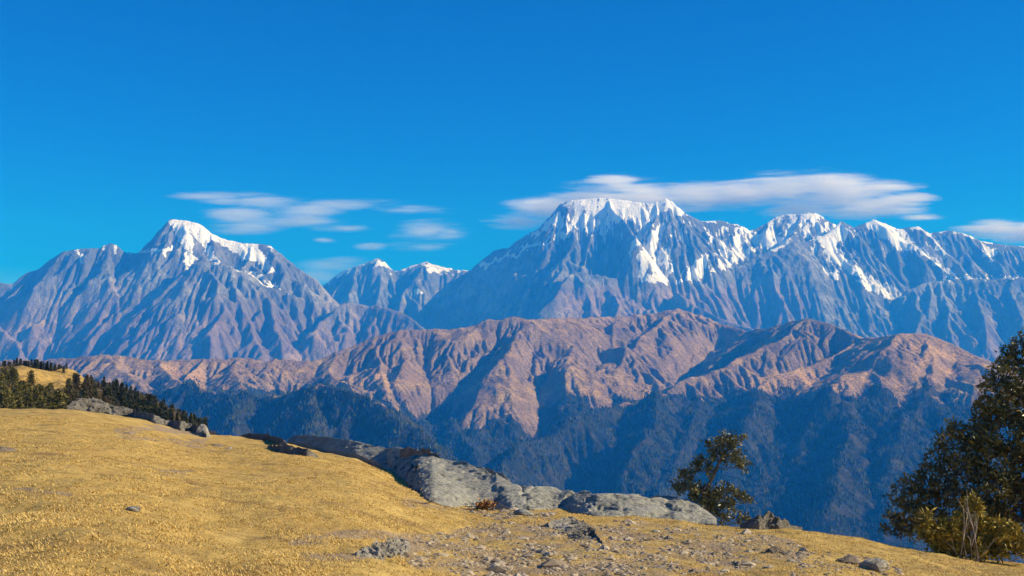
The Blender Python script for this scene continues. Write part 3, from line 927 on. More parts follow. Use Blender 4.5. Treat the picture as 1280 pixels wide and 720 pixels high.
# =====================================================================
# tubes, leaves, trees
# =====================================================================
class MB:
    def __init__(self):
        self.v, self.f3, self.f4, self.n, self.sh = [], [], [], 0, []
    def add(self, v, f, shade=0.5):
        v = np.asarray(v, float)
        f = np.asarray(f) + self.n
        (self.f3 if f.shape[1] == 3 else self.f4).append(f)
        self.v.append(v)
        self.sh.append(np.full(len(v), shade))
        self.n += len(v)
    def tube(self, pts, rads, k=7, shade=.5):
        pts = [np.asarray(p, float) for p in pts]
        n = len(pts)
        V = []
        for i, p in enumerate(pts):
            d = pts[min(i + 1, n - 1)] - pts[max(i - 1, 0)]
            d = d / (np.linalg.norm(d) + 1e-9)
            a = np.cross(d, [0.31, 0.77, 0.11]); a /= np.linalg.norm(a) + 1e-9
            b = np.cross(d, a)
            for j in range(k):
                t = 2 * math.pi * j / k
                V.append(p + rads[i] * (a * math.cos(t) + b * math.sin(t)))
        F_ = []
        for i in range(n - 1):
            for j in range(k):
                F_.append((i * k + j, i * k + (j + 1) % k, (i + 1) * k + (j + 1) % k, (i + 1) * k + j))
        self.add(V, F_, shade)
    def mesh(self, name, mat, smooth=True, loc=(0, 0, 0)):
        fs = []
        if self.f3: fs.append(np.concatenate(self.f3))
        if self.f4: fs.append(np.concatenate(self.f4))
        return make_mesh(name, np.concatenate(self.v) - np.asarray(loc), fs, mat, smooth, {"shade": np.concatenate(self.sh)})

def leaves(mb, C, Dn, L, W, rs, shade, fold=.25):
    """many leaf blades: centres C (n,3), directions Dn (n,3)"""
    n = len(C)
    Dn = Dn / (np.linalg.norm(Dn, axis=1)[:, None] + 1e-9)
    s = np.cross(Dn, rs.randn(n, 3)); s /= np.linalg.norm(s, axis=1)[:, None] + 1e-9
    up = np.cross(s, Dn)
    L = L * rs.uniform(.65, 1.3, n)[:, None]; W = W * rs.uniform(.7, 1.3, n)[:, None]
    V = np.stack([C, C + Dn * L * .5 + s * W * .5 + up * W * fold, C + Dn * L, C + Dn * L * .5 - s * W * .5 + up * W * fold], 1)
    b = (np.arange(n) * 4)[:, None]
    f = np.concatenate([b + np.array([[0, 1, 2]]), b + np.array([[0, 2, 3]])]) + mb.n
    mb.f3.append(f)
    mb.v.append(V.reshape(-1, 3))
    mb.sh.append(np.repeat(np.clip(shade, 0, 1), 4))
    mb.n += n * 4

def bark_mat(name, a, b):
    t = NT(name)
    n = t.noise(9, 5, .6, vec=t.mapped((1, 1, .3)))
    return t.done(t.mix(t.ramp(n, .35, .65), a, b), .9, t.bump(n, .03, .8), .15)

def leaf_mat(name, stops, rough=.45, spec=.35):
    t = NT(name)
    r = t.n("ShaderNodeValToRGB", None, Fac=t.attr("shade"))
    el = r.color_ramp.elements
    while len(el) < len(stops):
        el.new(.5)
    for e, (p, c) in zip(el, stops):
        e.position = p
        e.color = (*c, 1)
    return t.done(r.outputs[0], rough, None, spec)

BARK = bark_mat("grey_bark", (.07, .055, .045), (.19, .16, .135))
CON_BARK = bark_mat("conifer_bark", (.05, .04, .03), (.1, .08, .06))

# ---- conifers of the left hill
def conifer(name, label, cat, group, H, W, mat, seed, droop=.25, dens=1.0, rag=.25):
    rs = np.random.RandomState(seed)
    root = empty(name, (0, 0, 0))
    tag(root, label, cat, group)
    mb = MB()
    mb.tube([(0, 0, -.6), (0, 0, H * .5), (0, 0, H * .97)], [H * .018, H * .011, H * .003], 6)
    link("trunk", mb.mesh("trunk", CON_BARK), root)
    cb = MB()
    n = int(260 * dens)
    for k in range(n):
        q = (k + rs.rand()) / n
        z = H * (.06 + .94 * q)
        rad = W * (1 - q) ** .8 * (.75 + rag * rs.randn()) + .15
        a = rs.rand() * 6.283
        d = np.array([math.cos(a), math.sin(a), 0])
        m = 4
        Cn = np.array([0, 0, z])[None] + d[None] * np.linspace(.25, 1, m)[:, None] * rad + rs.randn(m, 3) * .12 * W
        Cn[:, 2] -= droop * rad * np.linspace(0, 1, m) ** 1.4
        Dn = d[None] + rs.randn(m, 3) * .55 - np.array([0, 0, .25])
        leaves(cb, Cn, Dn, H * .085, H * .05, rs, np.full(m, rs.rand()), .2)
    link("crown", cb.mesh("crown", mat, False), root)
    return root

OLIVE = leaf_mat("olive_needles", [(0, (.04, .05, .015)), (.5, (.12, .11, .03)), (1, (.24, .18, .05))], .7, .1)
DARKN = leaf_mat("dark_needles", [(0, (.02, .03, .016)), (.6, (.05, .06, .03)), (1, (.10, .09, .045))], .7, .1)
MIXED = leaf_mat("brownish_needles", [(0, (.035, .045, .02)), (.5, (.09, .075, .035)), (1, (.18, .12, .06))], .7, .1)

def plant_forest():
    rg = random.Random(31)
    ol, dk, mx = "olive-green conifers behind the meadow", "dark conifers on the hill's descending shoulder", "conifers along the hilltop"
    kinds = {
        'o': [conifer("conifer_tree", "olive-green bushy conifer in the dense stand just behind the meadow's left edge", "tree", ol, 12, 3.7, OLIVE, s, .15, 1.25, .3) for s in (1, 2, 3)],
        'd': [conifer("conifer_tree", "dark slender conifer on the hill shoulder descending behind the grey rock ledge", "tree", dk, 12.5, 2.1, DARKN, s, .3, 1.0, .22) for s in (4, 5, 6)],
        't': [conifer("conifer_tree", "dark conifer in the row standing along the far hilltop above the golden grass", "tree", mx, 10, 1.9, DARKN, s, .2, .8, .22) for s in (7, 8)],
        'm': [conifer("conifer_tree", "brownish conifer scattered on the open slope between the olive stand and the dark shoulder", "tree", "brownish conifers on the slope", 10, 2.3, MIXED, s, .2, 1.0, .3) for s in (9, 10)],
    }
    used = {k: 0 for k in kinds}
    def put(kind, x, y, sc):
        i = used[kind]
        pro = kinds[kind][i % len(kinds[kind])]
        o = pro if i < len(kinds[kind]) else copy_tree(pro)
        used[kind] += 1
        o.location = (x, y, hill_z(x, y) - .3)
        o.rotation_euler = (0, 0, rg.random() * 6.28)
        o.scale = (sc * rg.uniform(.85, 1.2), sc * rg.uniform(.85, 1.2), sc)
    cnt = 0
    tries = 0
    spots = []
    while cnt < 268 and tries < 60000:
        tries += 1
        D = rg.uniform(300, 640)
        u = rg.uniform(-25, 262)
        x = (u - 640) / F * D
        z = hill_z(x, D)
        uu, vv = pix(x, D, z)
        if vv > np.interp(uu, [0, 80, 150, 200, 250], [528, 526, 540, 562, 605]) or vv < 446:
            continue
        # the golden clearing near the top stays open
        sc = rg.uniform(.42, .78) * (.85 if uu > 110 else 1)
        top = vv - 12.5 * sc * F / D
        if 20 < uu < 108 and top < 468 + 12 * abs(math.sin(uu * .11)) and rg.random() < .97:
            continue
        if top < np.interp(uu, [0, 20, 85, 110, 150, 200, 250], [452, 456, 454, 460, 474, 496, 520]):
            continue
        if top > np.interp(uu, [0, 84, 97, 110, 124, 162, 200, 262], [507, 506, 496, 494, 497, 508, 518, 530]) - 4:
            continue
        if 88 < uu < 130 and vv < 500 and rg.random() < .3:
            continue
        md = 3.3 if uu < 90 else 2.5
        if any((x - a) ** 2 + (D - b) ** 2 < md * md for a, b in spots):
            continue
        spots.append((x, D))
        kd = 'o' if uu < 85 + rg.gauss(0, 10) else ('d' if uu > 125 + rg.gauss(0, 14) else 'm')
        put(kd, x, D, sc)
        cnt += 1
    for k in range(34):
        u = 0 + k * 2.55 + rg.uniform(-1.2, 1.2)
        D = (620 + max(0, min(10, u * .12))) + rg.uniform(-3, 7)
        put('t', (u - 640) / F * D, D, rg.uniform(.35, .62) * (1.0 if u < 70 else .75))
plant_forest()

def undergrowth():
    rs = np.random.RandomState(77)
    mb = MB()
    Cs = []
    while len(Cs) < 2300:
        D = rs.uniform(330, 640)
        u = rs.uniform(-20, 270)
        x = (u - 640) / F * D
        z = hill_z(x, D)
        v = float(pix(x, D, z)[1])
        if (18 < u < 112 and v < 492 - max(0, u - 80) * .2) or v > 575:
            continue
        if rs.rand() > (.35 if 88 < u < 135 and v < 505 else 1):
            continue
        Cs.append((x, D, z))
    Cs = np.array(Cs)
    n = len(Cs)
    for k in range(16):
        sz = rs.uniform(.5, 1.5, n)[:, None]
        leaves(mb, Cs + rs.normal(0, .7, (n, 3)) * np.array([1, 1, .5]) + np.array([0, 0, .6]), rs.randn(n, 3) + np.array([0, 0, .8]), .9, .6, rs, rs.rand(n), .3)
    o = link("undergrowth", mb.mesh("undergrowth", MIXED, False))
    tag(o, "low dark scrub filling the ground between the conifers on the left hill", "undergrowth", None, "stuff")
undergrowth()

# =====================================================================
# rocks
# =====================================================================
def rock_mat(name, a, b, lichen, dark, sc=1.0, streak=None):
    t = NT(name)
    n1, n2, n3 = t.noise(1.1 * sc, 6, .62), t.noise(6 * sc, 6, .68), t.noise(28 * sc, 4, .7)
    vec = t.mapped((.5, 2.6, 2.6), streak or (.3, .5, .4))
    st = t.noise(3.2 * sc, 5, .65, vec=vec)
    c = t.mix(t.ramp(n1, .34, .64), a, b)
    c = t.mix(t.ramp(n2, .5, .68, 0, .75), c, lichen)
    c = t.mix(t.ramp(st, .33, .47, .85, 0), c, dark)
    c = t.mix(t.ramp(n3, .3, .48, .5, 0), c, dark)
    h = t.math('ADD', t.math('MULTIPLY', n2, .12), t.math('ADD', t.math('MULTIPLY', st, .22), t.math('MULTIPLY', n3, .035)))
    return t.done(c, .92, t.bump(h, 1.0 / sc, 1.0), .15)

SLAB = rock_mat("lichen_slab", (.31, .305, .255), (.45, .435, .37), (.56, .54, .46), (.10, .095, .08))
LEDGE = rock_mat("dark_ledge", (.13, .118, .098), (.25, .23, .195), (.38, .355, .30), (.025, .022, .019), 1.5)
PALE = rock_mat("pale_rock", (.30, .27, .22), (.46, .42, .35), (.60, .56, .48), (.08, .065, .05), 1.6)
RUST = rock_mat("brown_rock", (.22, .17, .12), (.36, .28, .20), (.46, .39, .30), (.06, .045, .03), 1.6)

def ledge(name, label, cols, mat, tilt=1.0, back=1.6, rough=.16, seed=0, nu=150, nt=40, bulge=.25, crack=.12, ns=1.0):
    """rock band rising from the turf: cols = (u, upper v, lower v) along it"""
    U = np.array([c[0] for c in cols], float)
    us = np.linspace(U[0], U[-1], nu)
    vu = np.interp(us, U, [c[1] for c in cols])
    vl = np.interp(us, U, [c[2] for c in cols])
    rows = []
    ts = np.concatenate([np.linspace(-.12, 1, nt), np.linspace(1, 2, nt // 2)[1:]])
    dl = _smooth(np.array([hit(a, b)[1] for a, b in zip(us, vl)]), 9)
    hh = _smooth((vl - vu) * dl / F, 3)
    if isinstance(tilt, tuple) and tilt[0] == 'lay':
        du = np.maximum(_smooth(np.array([hit(a, b + tilt[1])[1] for a, b in zip(us, vu)]), 9), dl + .15)
    elif isinstance(tilt, tuple):
        du = np.maximum(np.interp(us, *tilt), dl + .3)
    else:
        du = dl + np.maximum(hh, .12) * tilt
    low = np.array([at(a, b, d) for a, b, d in zip(us, vl, dl)])
    top = np.array([at(a, b, d) for a, b, d in zip(us, vu, du)])
    bk = top.copy()
    bk[:, 1] += back; bk[:, 0] *= bk[:, 1] / top[:, 1]
    bk[:, 2] = np.minimum(ground_z(bk[:, 0], bk[:, 1]), top[:, 2] - .5) - .6
    endw = np.minimum(1, np.minimum(np.arange(nu), np.arange(nu)[::-1]) / 5.0)
    for t in ts:
        if t <= 1:
            tt = max(t, 0)
            p = low + (top - low) * tt
            p[:, 2] += bulge * hh * np.sin(math.pi * tt) * endw
            if t < 0:
                p[:, 2] -= .5 * (-t / .12)
        else:
            q = t - 1
            p = top + (bk - top) * q
            p[:, 2] += .25 * np.maximum(hh, .1) * math.sin(math.pi * min(q, 1)) * endw
        rows.append(p)
    V = np.stack(rows)                                   # (nt, nu, 3)
    P = V.reshape(-1, 3)
    amp = np.broadcast_to(np.clip(hh, .12, 1.6)[None] * endw[None], V.shape[:2]).ravel()
    n = fbm3(P / (ns * np.array([1.5, 1.5, .9])), 6, seed, .6)
    str_ = 1 - np.abs(fbm3(P @ np.array([[.8, .3, .0], [-.3, .8, .4], [.2, -.4, 1.9]]) * .9 / ns, 4, seed + 9, .5)) * 2
    tcol = np.repeat(ts, nu)
    edge = np.clip(np.minimum((tcol + .12) / .12, 1), 0, 1)
    d = amp * edge * (rough * n + crack * np.minimum(str_, .55))
    ctr = .06 * amp
    P = P + np.stack([.25 * d, -.55 * d, .8 * d - ctr], 1)
    org = P.mean(0); org[2] = P[:, 2].min() + .5
    f = grid_faces(len(ts), nu)
    me = make_mesh(name, P - org, f, mat, True)
    o = link(name, me)
    o.location = org
    tag(o, label, "rock")
    return o

def boulder_mesh(name, mat, seed, sub=4, chops=14, rough=.10, squash=(1, 1, 1)):
    rs = np.random.RandomState(seed)
    import bmesh
    bm = bmesh.new()
    bmesh.ops.create_icosphere(bm, subdivisions=sub, radius=1)
    v = np.array([x.co[:] for x in bm.verts])
    f = np.array([[x.index for x in fc.verts] for fc in bm.faces])
    bm.free()
    r = np.full(len(v), 1.25)
    for k in range(chops):
        nrm = rs.randn(3); nrm /= np.linalg.norm(nrm)
        c = rs.uniform(.62, 1.0)
        dp = v @ nrm
        r = np.where(dp > .05, np.minimum(r, c / np.maximum(dp, .05)), r)
    p = v * r[:, None]
    p += v * (rough * fbm3(p * 2.2, 5, seed, .6))[:, None]
    p *= np.array(squash)
    return make_mesh(name, p, f, mat, True)

def boulder(name, label, u, v, size, mat, seed, cat="rock", group=None, rz=None, sink=.25, sub=4, chops=14, rough=.10):
    p = hit(u, v)
    me = boulder_mesh(name, mat, seed, sub, chops, rough, size)
    o = link(name, me)
    o.location = (p[0], p[1], float(ground_z(p[0], p[1])) + size[2] * (1 - 2 * sink) * .6)
    o.rotation_euler = (0, 0, seed * 1.3 if rz is None else rz)
    tag(o, label, cat, group)
    return o

ledge("rock_ledge", "long thin grey rock ledge along the meadow's skyline in front of the wooded hill",
      [(84, 507, 509), (90, 502, 510), (97, 499.5, 511), (110, 497.5, 511.5), (124, 500, 512), (138, 503, 515), (154, 508, 519), (162, 511, 521), (179, 516, 526), (193, 520, 530), (211, 525, 534), (225, 527, 538), (240, 531, 541), (250, 535, 545), (258, 543, 548)],
      LEDGE, 1.5, 1.6, .24, 3, 320, 44, -.08, .42)
ledge("rock_ledge", "short low dark ledge on the skyline just right of the pale boulder",
      [(294, 548, 549), (303, 543, 550), (312, 542, 551), (337, 544, 553), (350, 548, 556), (358, 552, 557)], LEDGE, 1.0, 1.5, .3, 5, 80, 24, .1, .3)
ledge("rock_ledge", "small broken dark outcrop in the grass below the short skyline ledge",
      [(334, 558, 561), (342, 554, 565), (355, 556, 567), (370, 560, 569), (385, 563, 572), (398, 570, 573)], LEDGE, .8, 1.0, .4, 7, 80, 26, .1, .4)
ledge("rock_slab", "large tilted grey rock slab with a dark shadowed left end in the meadow's middle",
      [(360, 549, 551), (370, 543, 553), (385, 543.5, 556), (402, 545, 562), (424, 548, 564), (445, 551, 567), (470, 557, 577), (482, 559, 585), (510, 560, 603), (527, 563, 620), (540, 565, 628), (557, 574, 631), (585, 580, 631), (605, 586, 634), (620, 590, 635), (637, 601, 638), (650, 607, 640), (658, 616, 640)],
      SLAB, ([360, 450, 482, 510, 540, 585, 620, 640, 660], [70.5, 64, 61.5, 58.5, 54, 48.5, 45.5, 44.3, 43.5]), 2.0, .05, 9, 320, 110, .0, .11)
ledge("rock_slab", "smooth pale grey slab sloping down to the small leafy tree",
      [(640, 610, 634), (652, 607, 636), (661, 608, 637), (687, 608, 637), (700, 611, 638), (712, 614, 640), (741, 615, 645), (769, 617, 648), (802, 618.5, 650), (830, 620, 651), (844, 621, 652), (865, 628, 653), (881, 637, 654), (896, 648, 655)],
      SLAB, 3.4, 2.4, .09, 12, 260, 80, .08, .2)
ledge("rock_ledge", "crumbly brown crest rock perched on the upper edge of the large tilted slab",
      [(500, 562, 566), (510, 559, 570), (527, 561, 574), (540, 564, 580), (552, 570, 583), (558, 577, 586)], RUST, 1.0, 1.2, .4, 15, 80, 26, .15, .35)
ledge("rock_ledge", "pale weathered rock rib running down the right crest of the large slab",
      [(560, 577, 580), (580, 578, 588), (600, 583, 594), (614, 587, 599), (628, 593, 603), (638, 600, 606)], PALE, 1.0, 1.0, .4, 17, 80, 26, .15, .4)
ledge("rock_ledge", "dark overhanging rock on the skyline right of the small leafy tree",
      [(925, 656, 658), (936, 650, 659), (948, 645, 660), (960, 643.5, 660), (972, 648, 661), (984, 654, 661), (995, 658, 661), (1003, 659, 662)], LEDGE, .5, 1.2, .35, 19, 110, 36, .0, .5, .5)
ledge("rock_mound", "broad crumbling grey mound of rock standing in the rubble at the bottom centre",
      [(680, 656, 659), (692, 650, 664), (712, 647, 676), (732, 654, 689), (744, 666, 694), (752, 678, 693), (757, 688, 693)], PALE, ('lay', 8), .5, .22, 21, 240, 130, -.05, .30, .4)
ledge("rock_outcrop", "small low rock outcrop beside the bare dirt at the left end of the rubble",
      [(440, 695, 699), (452, 686, 701), (470, 680, 701), (488, 677, 700), (500, 672, 694), (512, 678, 688)], PALE, ('lay', 8), .3, .5, 23, 200, 90, -.1, .4, .35)
boulder("boulder", "pale rounded boulder at the right end of the long skyline ledge", 254, 546, (.5, .5, .62), PALE, 3)
boulder("boulder", "low pale boulder cropped by the picture's bottom edge below the shrub", 1093, 716, (.42, .35, .16), PALE, 8)
stones = [(264, 553, .38, "flat pale stone just below the pale boulder", PALE), (272, 558, .3, "brown-white stone in the little trail below the pale boulder", RUST),
          (286, 562, .2, "last small stone of the trail below the pale boulder", PALE), (166, 641, .14, "white flat stone alone in the open grass at left", PALE), (160, 541, .24, "reddish stone lying at the edge of the bare hollow", RUST),
          (516, 608, .24, "dark little stone lodged at the grass edge of the large slab", LEDGE), (632, 632, .26, "dark flat stone right of the twig pile", LEDGE),
          (497, 676, .12, "white stone on top of the low outcrop at the rubble's end", PALE), (655, 648, .3, "grey stone in the grass between the twig pile and the rock mound", SLAB),
          (1060, 706, .28, "brown flat rock near the bottom edge left of the shrub", RUST), (968, 690, .25, "purplish stone at the right edge of the rubble", RUST), (6, 566, .25, "rust-coloured stone at the picture's left edge", RUST)]
for k, (u, v, s, lb, m) in enumerate(stones):
    boulder("stone", lb, u, v, (s, s * .8, s * .42), m, 40 + k, "stone", None, None, .25, 3, 10, .14)

# ---- loose rubble: too many pieces to count
def rubble():
    rs = np.random.RandomState(17)
    mb = MB()
    base = [boulder_mesh("_r", None, 60 + k, 1, 7, .12) for k in range(5)]
    shapes = []
    for b in base:
        v = np.zeros(len(b.vertices) * 3); b.vertices.foreach_get("co", v)
        f = np.zeros(len(b.polygons) * 3, np.int32); b.polygons.foreach_get("vertices", f)
        shapes.append((v.reshape(-1, 3), f.reshape(-1, 3)))
        bpy.data.meshes.remove(b)
    n = 0
    while n < 9500:
        P, w = RUBBLE[0] if rs.rand() < .86 else RUBBLE[rs.randint(1, 3)]
        us, vs = [p[0] for p in P], [p[1] for p in P]
        u, v = rs.uniform(min(us), max(us)), rs.uniform(min(vs), max(vs))
        if not in_poly(np.array([u]), np.array([v]), P)[0]:
            continue
        if perlin2(np.array([u / 38.0]), np.array([v / 14.0]), 6)[0] < rs.uniform(-.5, .35):
            continue
        q = at(u, v, 1.0)
        D = np.interp(v, [640, 655, 690, 722], [34, 30, 16, 11.5]) if u < 700 else None
        p = hit(u, v, 60)
        s = .0095 * math.exp(rs.normal(0, .65)) * (1 + p[1] / 22)
        V, f = shapes[rs.randint(5)]
        a = rs.rand() * 6.28
        R = np.array([[math.cos(a), -math.sin(a), 0], [math.sin(a), math.cos(a), 0], [0, 0, 1]])
        z = float(ground_z(p[0], p[1]))
        mb.add((V * np.array([1.3, .9, .55]) * s) @ R.T + np.array([p[0], p[1], z - s * .05]), f, rs.rand())
        n += 1
    t = NT("rubble_stone")
    nn = t.noise(14, 4, .6)
    c = t.mix(t.attr("shade"), (.20, .15, .10), (.50, .415, .30))
    c = t.mix(t.ramp(nn, .35, .5, .4, 0), c, (.10, .08, .06))
    o = link("rubble", mb.mesh("rubble", t.done(c, .92, None, .1), False))
    tag(o, "loose pale stones strewn through the thin grass at the bottom centre", "rubble", None, "stuff")
rubble()

# ---- twigs and a stick
def sticks():
    rs = np.random.RandomState(4)
    t = NT("dry_wood")
    c = t.mix(t.attr("shade"), (.07, .045, .03), (.30, .20, .12))
    wood = t.done(c, .85, None, .15)
    p = hit(603, 637)
    g = float(ground_z(p[0], p[1]))
    root = empty("twig_pile", (p[0], p[1], g))
    tag(root, "small heap of broken twigs and orange dead leaves at the foot of the slab", "twig pile")
    mb = MB()
    for k in range(60):
        a = rs.rand() * 3.14
        c0 = np.array([rs.normal(0, .26), rs.normal(0, .14), abs(rs.normal(.11, .09)) + .03])
        d = np.array([math.cos(a), math.sin(a) * .6, rs.normal(0, .28)]) * rs.uniform(.08, .3)
        mb.tube([c0 - d, c0 + d * .2 + rs.randn(3) * .02, c0 + d], [.016, .013, .007], 5, rs.rand())
    link("twig", mb.mesh("twig", wood), root)
    lb = MB()
    n = 90
    C = np.stack([rs.normal(.12, .16, n), rs.normal(-.1, .1, n), np.abs(rs.normal(.18, .09, n)) + .05], 1)
    leaves(lb, C, rs.randn(n, 3), .17, .10, rs, rs.rand(n))
    link("dead_leaf", lb.mesh("dead_leaf", leaf_mat("dead_leaves", [(0, (.20, .08, .03)), (.6, (.50, .24, .07)), (1, (.72, .48, .2))], .7, .1), False), root)
    a, b = hit(502, 627.5), hit(562, 632)
    mb = MB()
    pts = []
    for k in range(7):
        q = a + (b - a) * k / 6
        pts.append(np.array([q[0], q[1], float(ground_z(q[0], q[1])) + .035 + .012 * math.sin(k * 2.1)]))
    o0 = pts[3].copy()
    mb.tube(pts, [.008, .013, .017, .02, .022, .025, .024], 6, .25)
    mb.tube([pts[3], pts[3] + np.array([.2, -.1, .07])], [.013, .006], 5, .3)
    o = link("stick", mb.mesh("stick", wood, True, o0))
    o.location = o0
    tag(o, "long thin dead stick lying in the grass left of the twig pile", "stick")
sticks()

# =====================================================================
# broadleaf trees and the shrub
# =====================================================================
def broadleaf(name, label, cat, base_uv, D, trunk, clumps, lmat, bmat, seed, px_leaf, n_whorl, r0, limb_k=.35, leafw=.34, per=9, depth=.8, extra=None):
    """trunk: (u, v, radius) path; clumps: (u, v, radius px, depth offset px)"""
    rs = np.random.RandomState(seed)
    m = D / F                                           # metres per photo pixel
    bp = at(base_uv[0], base_uv[1], D)
    gz = float(ground_z(bp[0], bp[1]))
    org = np.array([bp[0], bp[1], min(gz, bp[2])])
    root = empty(name, org)
    tag(root, label, cat)
    tb, cb = MB(), MB()
    tk = []
    for (u, v, r, dz) in trunk:
        p = at(u, v, D); p[1] += dz * m
        tk.append((p, r * m))
    pts = [tk[0][0] - np.array([0, 0, max(.4, bp[2] - gz + .3)])]
    rad = [tk[0][1] * 1.35]
    for (p, r), (p2, r2) in zip(tk[:-1], tk[1:]):
        for k in range(4):
            t = k / 4
            pts.append(p + (p2 - p) * t + rs.normal(0, .6 * m, 3) * (1 if k else 0))
            rad.append(r + (r2 - r) * t)
    pts.append(tk[-1][0]); rad.append(tk[-1][1])
    tb.tube([p - org for p in pts], rad, 8)
    nodes = [(p, r) for p, r in zip(pts[1:], rad[1:])]
    order = sorted(clumps, key=lambda c: -c[1])
    wc, wd, ws = [], [], []
    for (u, v, r, dz) in order:
        c = at(u, v, D); c[1] += dz * m
        R = r * m
        best = min(nodes, key=lambda n: np.linalg.norm(n[0] - c) + (.9 * max(0, n[0][2] - c[2] + .1 * R)) + .3 * abs(n[0][1] - c[1]))
        a = best[0]
        L = np.linalg.norm(c - a)
        rr = min(best[1] * .75, r0 * m * limb_k * (.5 + R / (22 * m)))
        mid = [(a + (c - a) * t + rs.normal(0, .07 * L, 3) * math.sin(math.pi * t) - np.array([0, 0, .10 * L * math.sin(math.pi * t)])) for t in (0, .25, .5, .75, 1)]
        tb.tube([p - org for p in mid], [rr, rr * .85, rr * .7, rr * .55, rr * .4], 6)
        for k in (2, 3, 4):
            nodes.append((mid[k], rr * (.7, .55, .4)[k - 2]))
        nt = max(4, int(n_whorl * (r / 14.0) ** 2))
        for k in range(nt):
            d = rs.randn(3); d /= np.linalg.norm(d)
            d[1] *= depth
            e = c + d * R * rs.rand() ** .45 * np.array([1, 1, .85])
            s = mid[rs.randint(2, 5)]
            tm = (s + e) / 2 + rs.normal(0, .08 * R, 3)
            tb.tube([s - org, tm - org, e - org], [rr * .3, rr * .2, .35 * m * .5], 4)
            out = e - c + np.array([0, 0, .5 * R])
            out /= np.linalg.norm(out) + 1e-6
            nl = rs.randint(per - 3, per + 4)
            wc.append(np.repeat((e - org)[None], nl, 0) + rs.normal(0, px_leaf * m * .30, (nl, 3)))
            wd.append(out[None] * .55 + rs.randn(nl, 3) * .8 + np.array([0, 0, -.1]))
            ws.append(np.clip(rs.rand() * .7 + .3 * rs.rand(nl) + (.0 if extra is None else extra(u, v, rs)), 0, 1))
    link("trunk", tb.mesh("trunk", bmat), root)
    leaves(cb, np.concatenate(wc), np.concatenate(wd), px_leaf * m, px_leaf * m * leafw, rs, np.concatenate(ws), .2)
    link("crown", cb.mesh("crown", lmat, False), root)
    return root

OAK = leaf_mat("small_tree_leaves", [(0, (.035, .042, .018)), (.5, (.13, .13, .045)), (.85, (.28, .24, .085)), (1, (.42, .37, .14))], .42, .4)
BIGL = leaf_mat("big_tree_leaves", [(0, (.02, .028, .010)), (.5, (.095, .10, .034)), (.88, (.26, .22, .07)), (1, (.40, .26, .07))], .4, .4)  # palest tones put sunlit specks into the leaf colour
SHRUBL = leaf_mat("shrub_leaves", [(0, (.10, .085, .02)), (.5, (.34, .26, .045)), (1, (.62, .47, .09))], .55, .25)
PALEB = bark_mat("pale_bark", (.16, .13, .10), (.38, .33, .27))

broadleaf("broadleaf_tree", "small gnarled leafy tree growing behind the smooth slab's lower end", "tree", (888, 652), 42.0,
          [(886, 650, 3.2, 0), (882, 630, 2.8, 0), (878, 612, 2.6, 0), (888, 603, 2.2, 0), (894, 590, 2.0, 1), (899, 578, 1.7, 0), (906, 565, 1.2, 0)],
          [(906, 549, 12, 0), (893, 556, 10, 6), (918, 556, 11, -5), (900, 566, 11, 3), (915, 572, 12, 0), (924, 578, 9, 4), (932, 582, 6, 0), (928, 548, 5, 0), (888, 568, 6, -3),
           (877, 579, 11, 0), (870, 585, 8, 4), (884, 590, 8, -4), (857, 597, 10, 0), (851, 607, 9, 4), (865, 606, 11, -5), (877, 615, 13, 3), (892, 618, 12, -4), (905, 614, 11, 2), (918, 618, 10, 0),
           (930, 622, 8, 3), (938, 624, 5, 0), (868, 621, 10, 5), (884, 630, 13, 0), (900, 630, 12, 5), (912, 632, 8, 0), (922, 646, 7, 2), (932, 648, 5, 0), (906, 645, 9, 0), (890, 643, 9, 3), (846, 612, 5, 0), (853, 592, 5, 2)],
          OAK, BARK, 3, 6.2, 30, 3.2)

big = [(1278, 428, 14, 0), (1268, 448, 18, 8), (1252, 462, 15, -5), (1285, 465, 24, 0), (1242, 480, 15, 6), (1262, 488, 22, -8), (1290, 500, 28, 8), (1238, 502, 16, 0), (1228, 516, 14, 5), (1254, 518, 24, 0),
       (1280, 532, 28, -12), (1232, 535, 19, 8), (1212, 532, 11, -4), (1196, 530, 11, 3), (1182, 545, 12, 0), (1200, 550, 16, 6), (1222, 556, 22, -8), (1250, 560, 28, 10), (1285, 572, 30, 0), (1176, 562, 13, 4),
       (1194, 574, 18, -6), (1166, 580, 12, 0), (1215, 586, 24, 8), (1180, 596, 17, -4), (1240, 596, 28, -12), (1275, 608, 30, 6), (1154, 592, 10, 3), (1160, 606, 14, 0), (1138, 602, 10, -3), (1128, 612, 10, 4),
       (1144, 618, 14, 0), (1172, 622, 18, 8), (1200, 622, 24, -8), (1235, 632, 28, 8), (1120, 626, 9, 0), (1132, 638, 14, -4), (1154, 642, 18, 4), (1184, 648, 22, 10), (1215, 655, 24, 14), (1260, 645, 28, 14),
       (1112, 648, 9, 2), (1106, 662, 8, 0), (1124, 660, 12, 4), (1144, 664, 15, 8), (1170, 672, 16, 12), (1195, 676, 14, 14), (1320, 520, 34, 0), (1325, 580, 36, 6), (1320, 460, 28, 4), (1310, 640, 34, 8), (1350, 560, 36, 0), (1345, 500, 30, -8), (1305, 435, 18, 0), (1298, 418, 10, 2)]
broadleaf("broadleaf_tree", "big dark dense tree at the picture's right edge behind the yellow shrub", "tree", (1292, 702), 45.0,
          [(1292, 700, 8, 0), (1290, 660, 7, 0), (1284, 620, 6.2, 3), (1288, 575, 5, 0), (1282, 530, 4, -2), (1286, 490, 3, 0), (1284, 450, 1.8, 0)],
          big, BIGL, BARK, 5, 7.0, 22, 8, .35, .36, 9, .9, lambda u, v, rs: (.32 if rs.rand() < .10 else 0.0) + (.25 if (u - 1180) ** 2 + (v - 535) ** 2 < 500 and rs.rand() < .6 else 0))

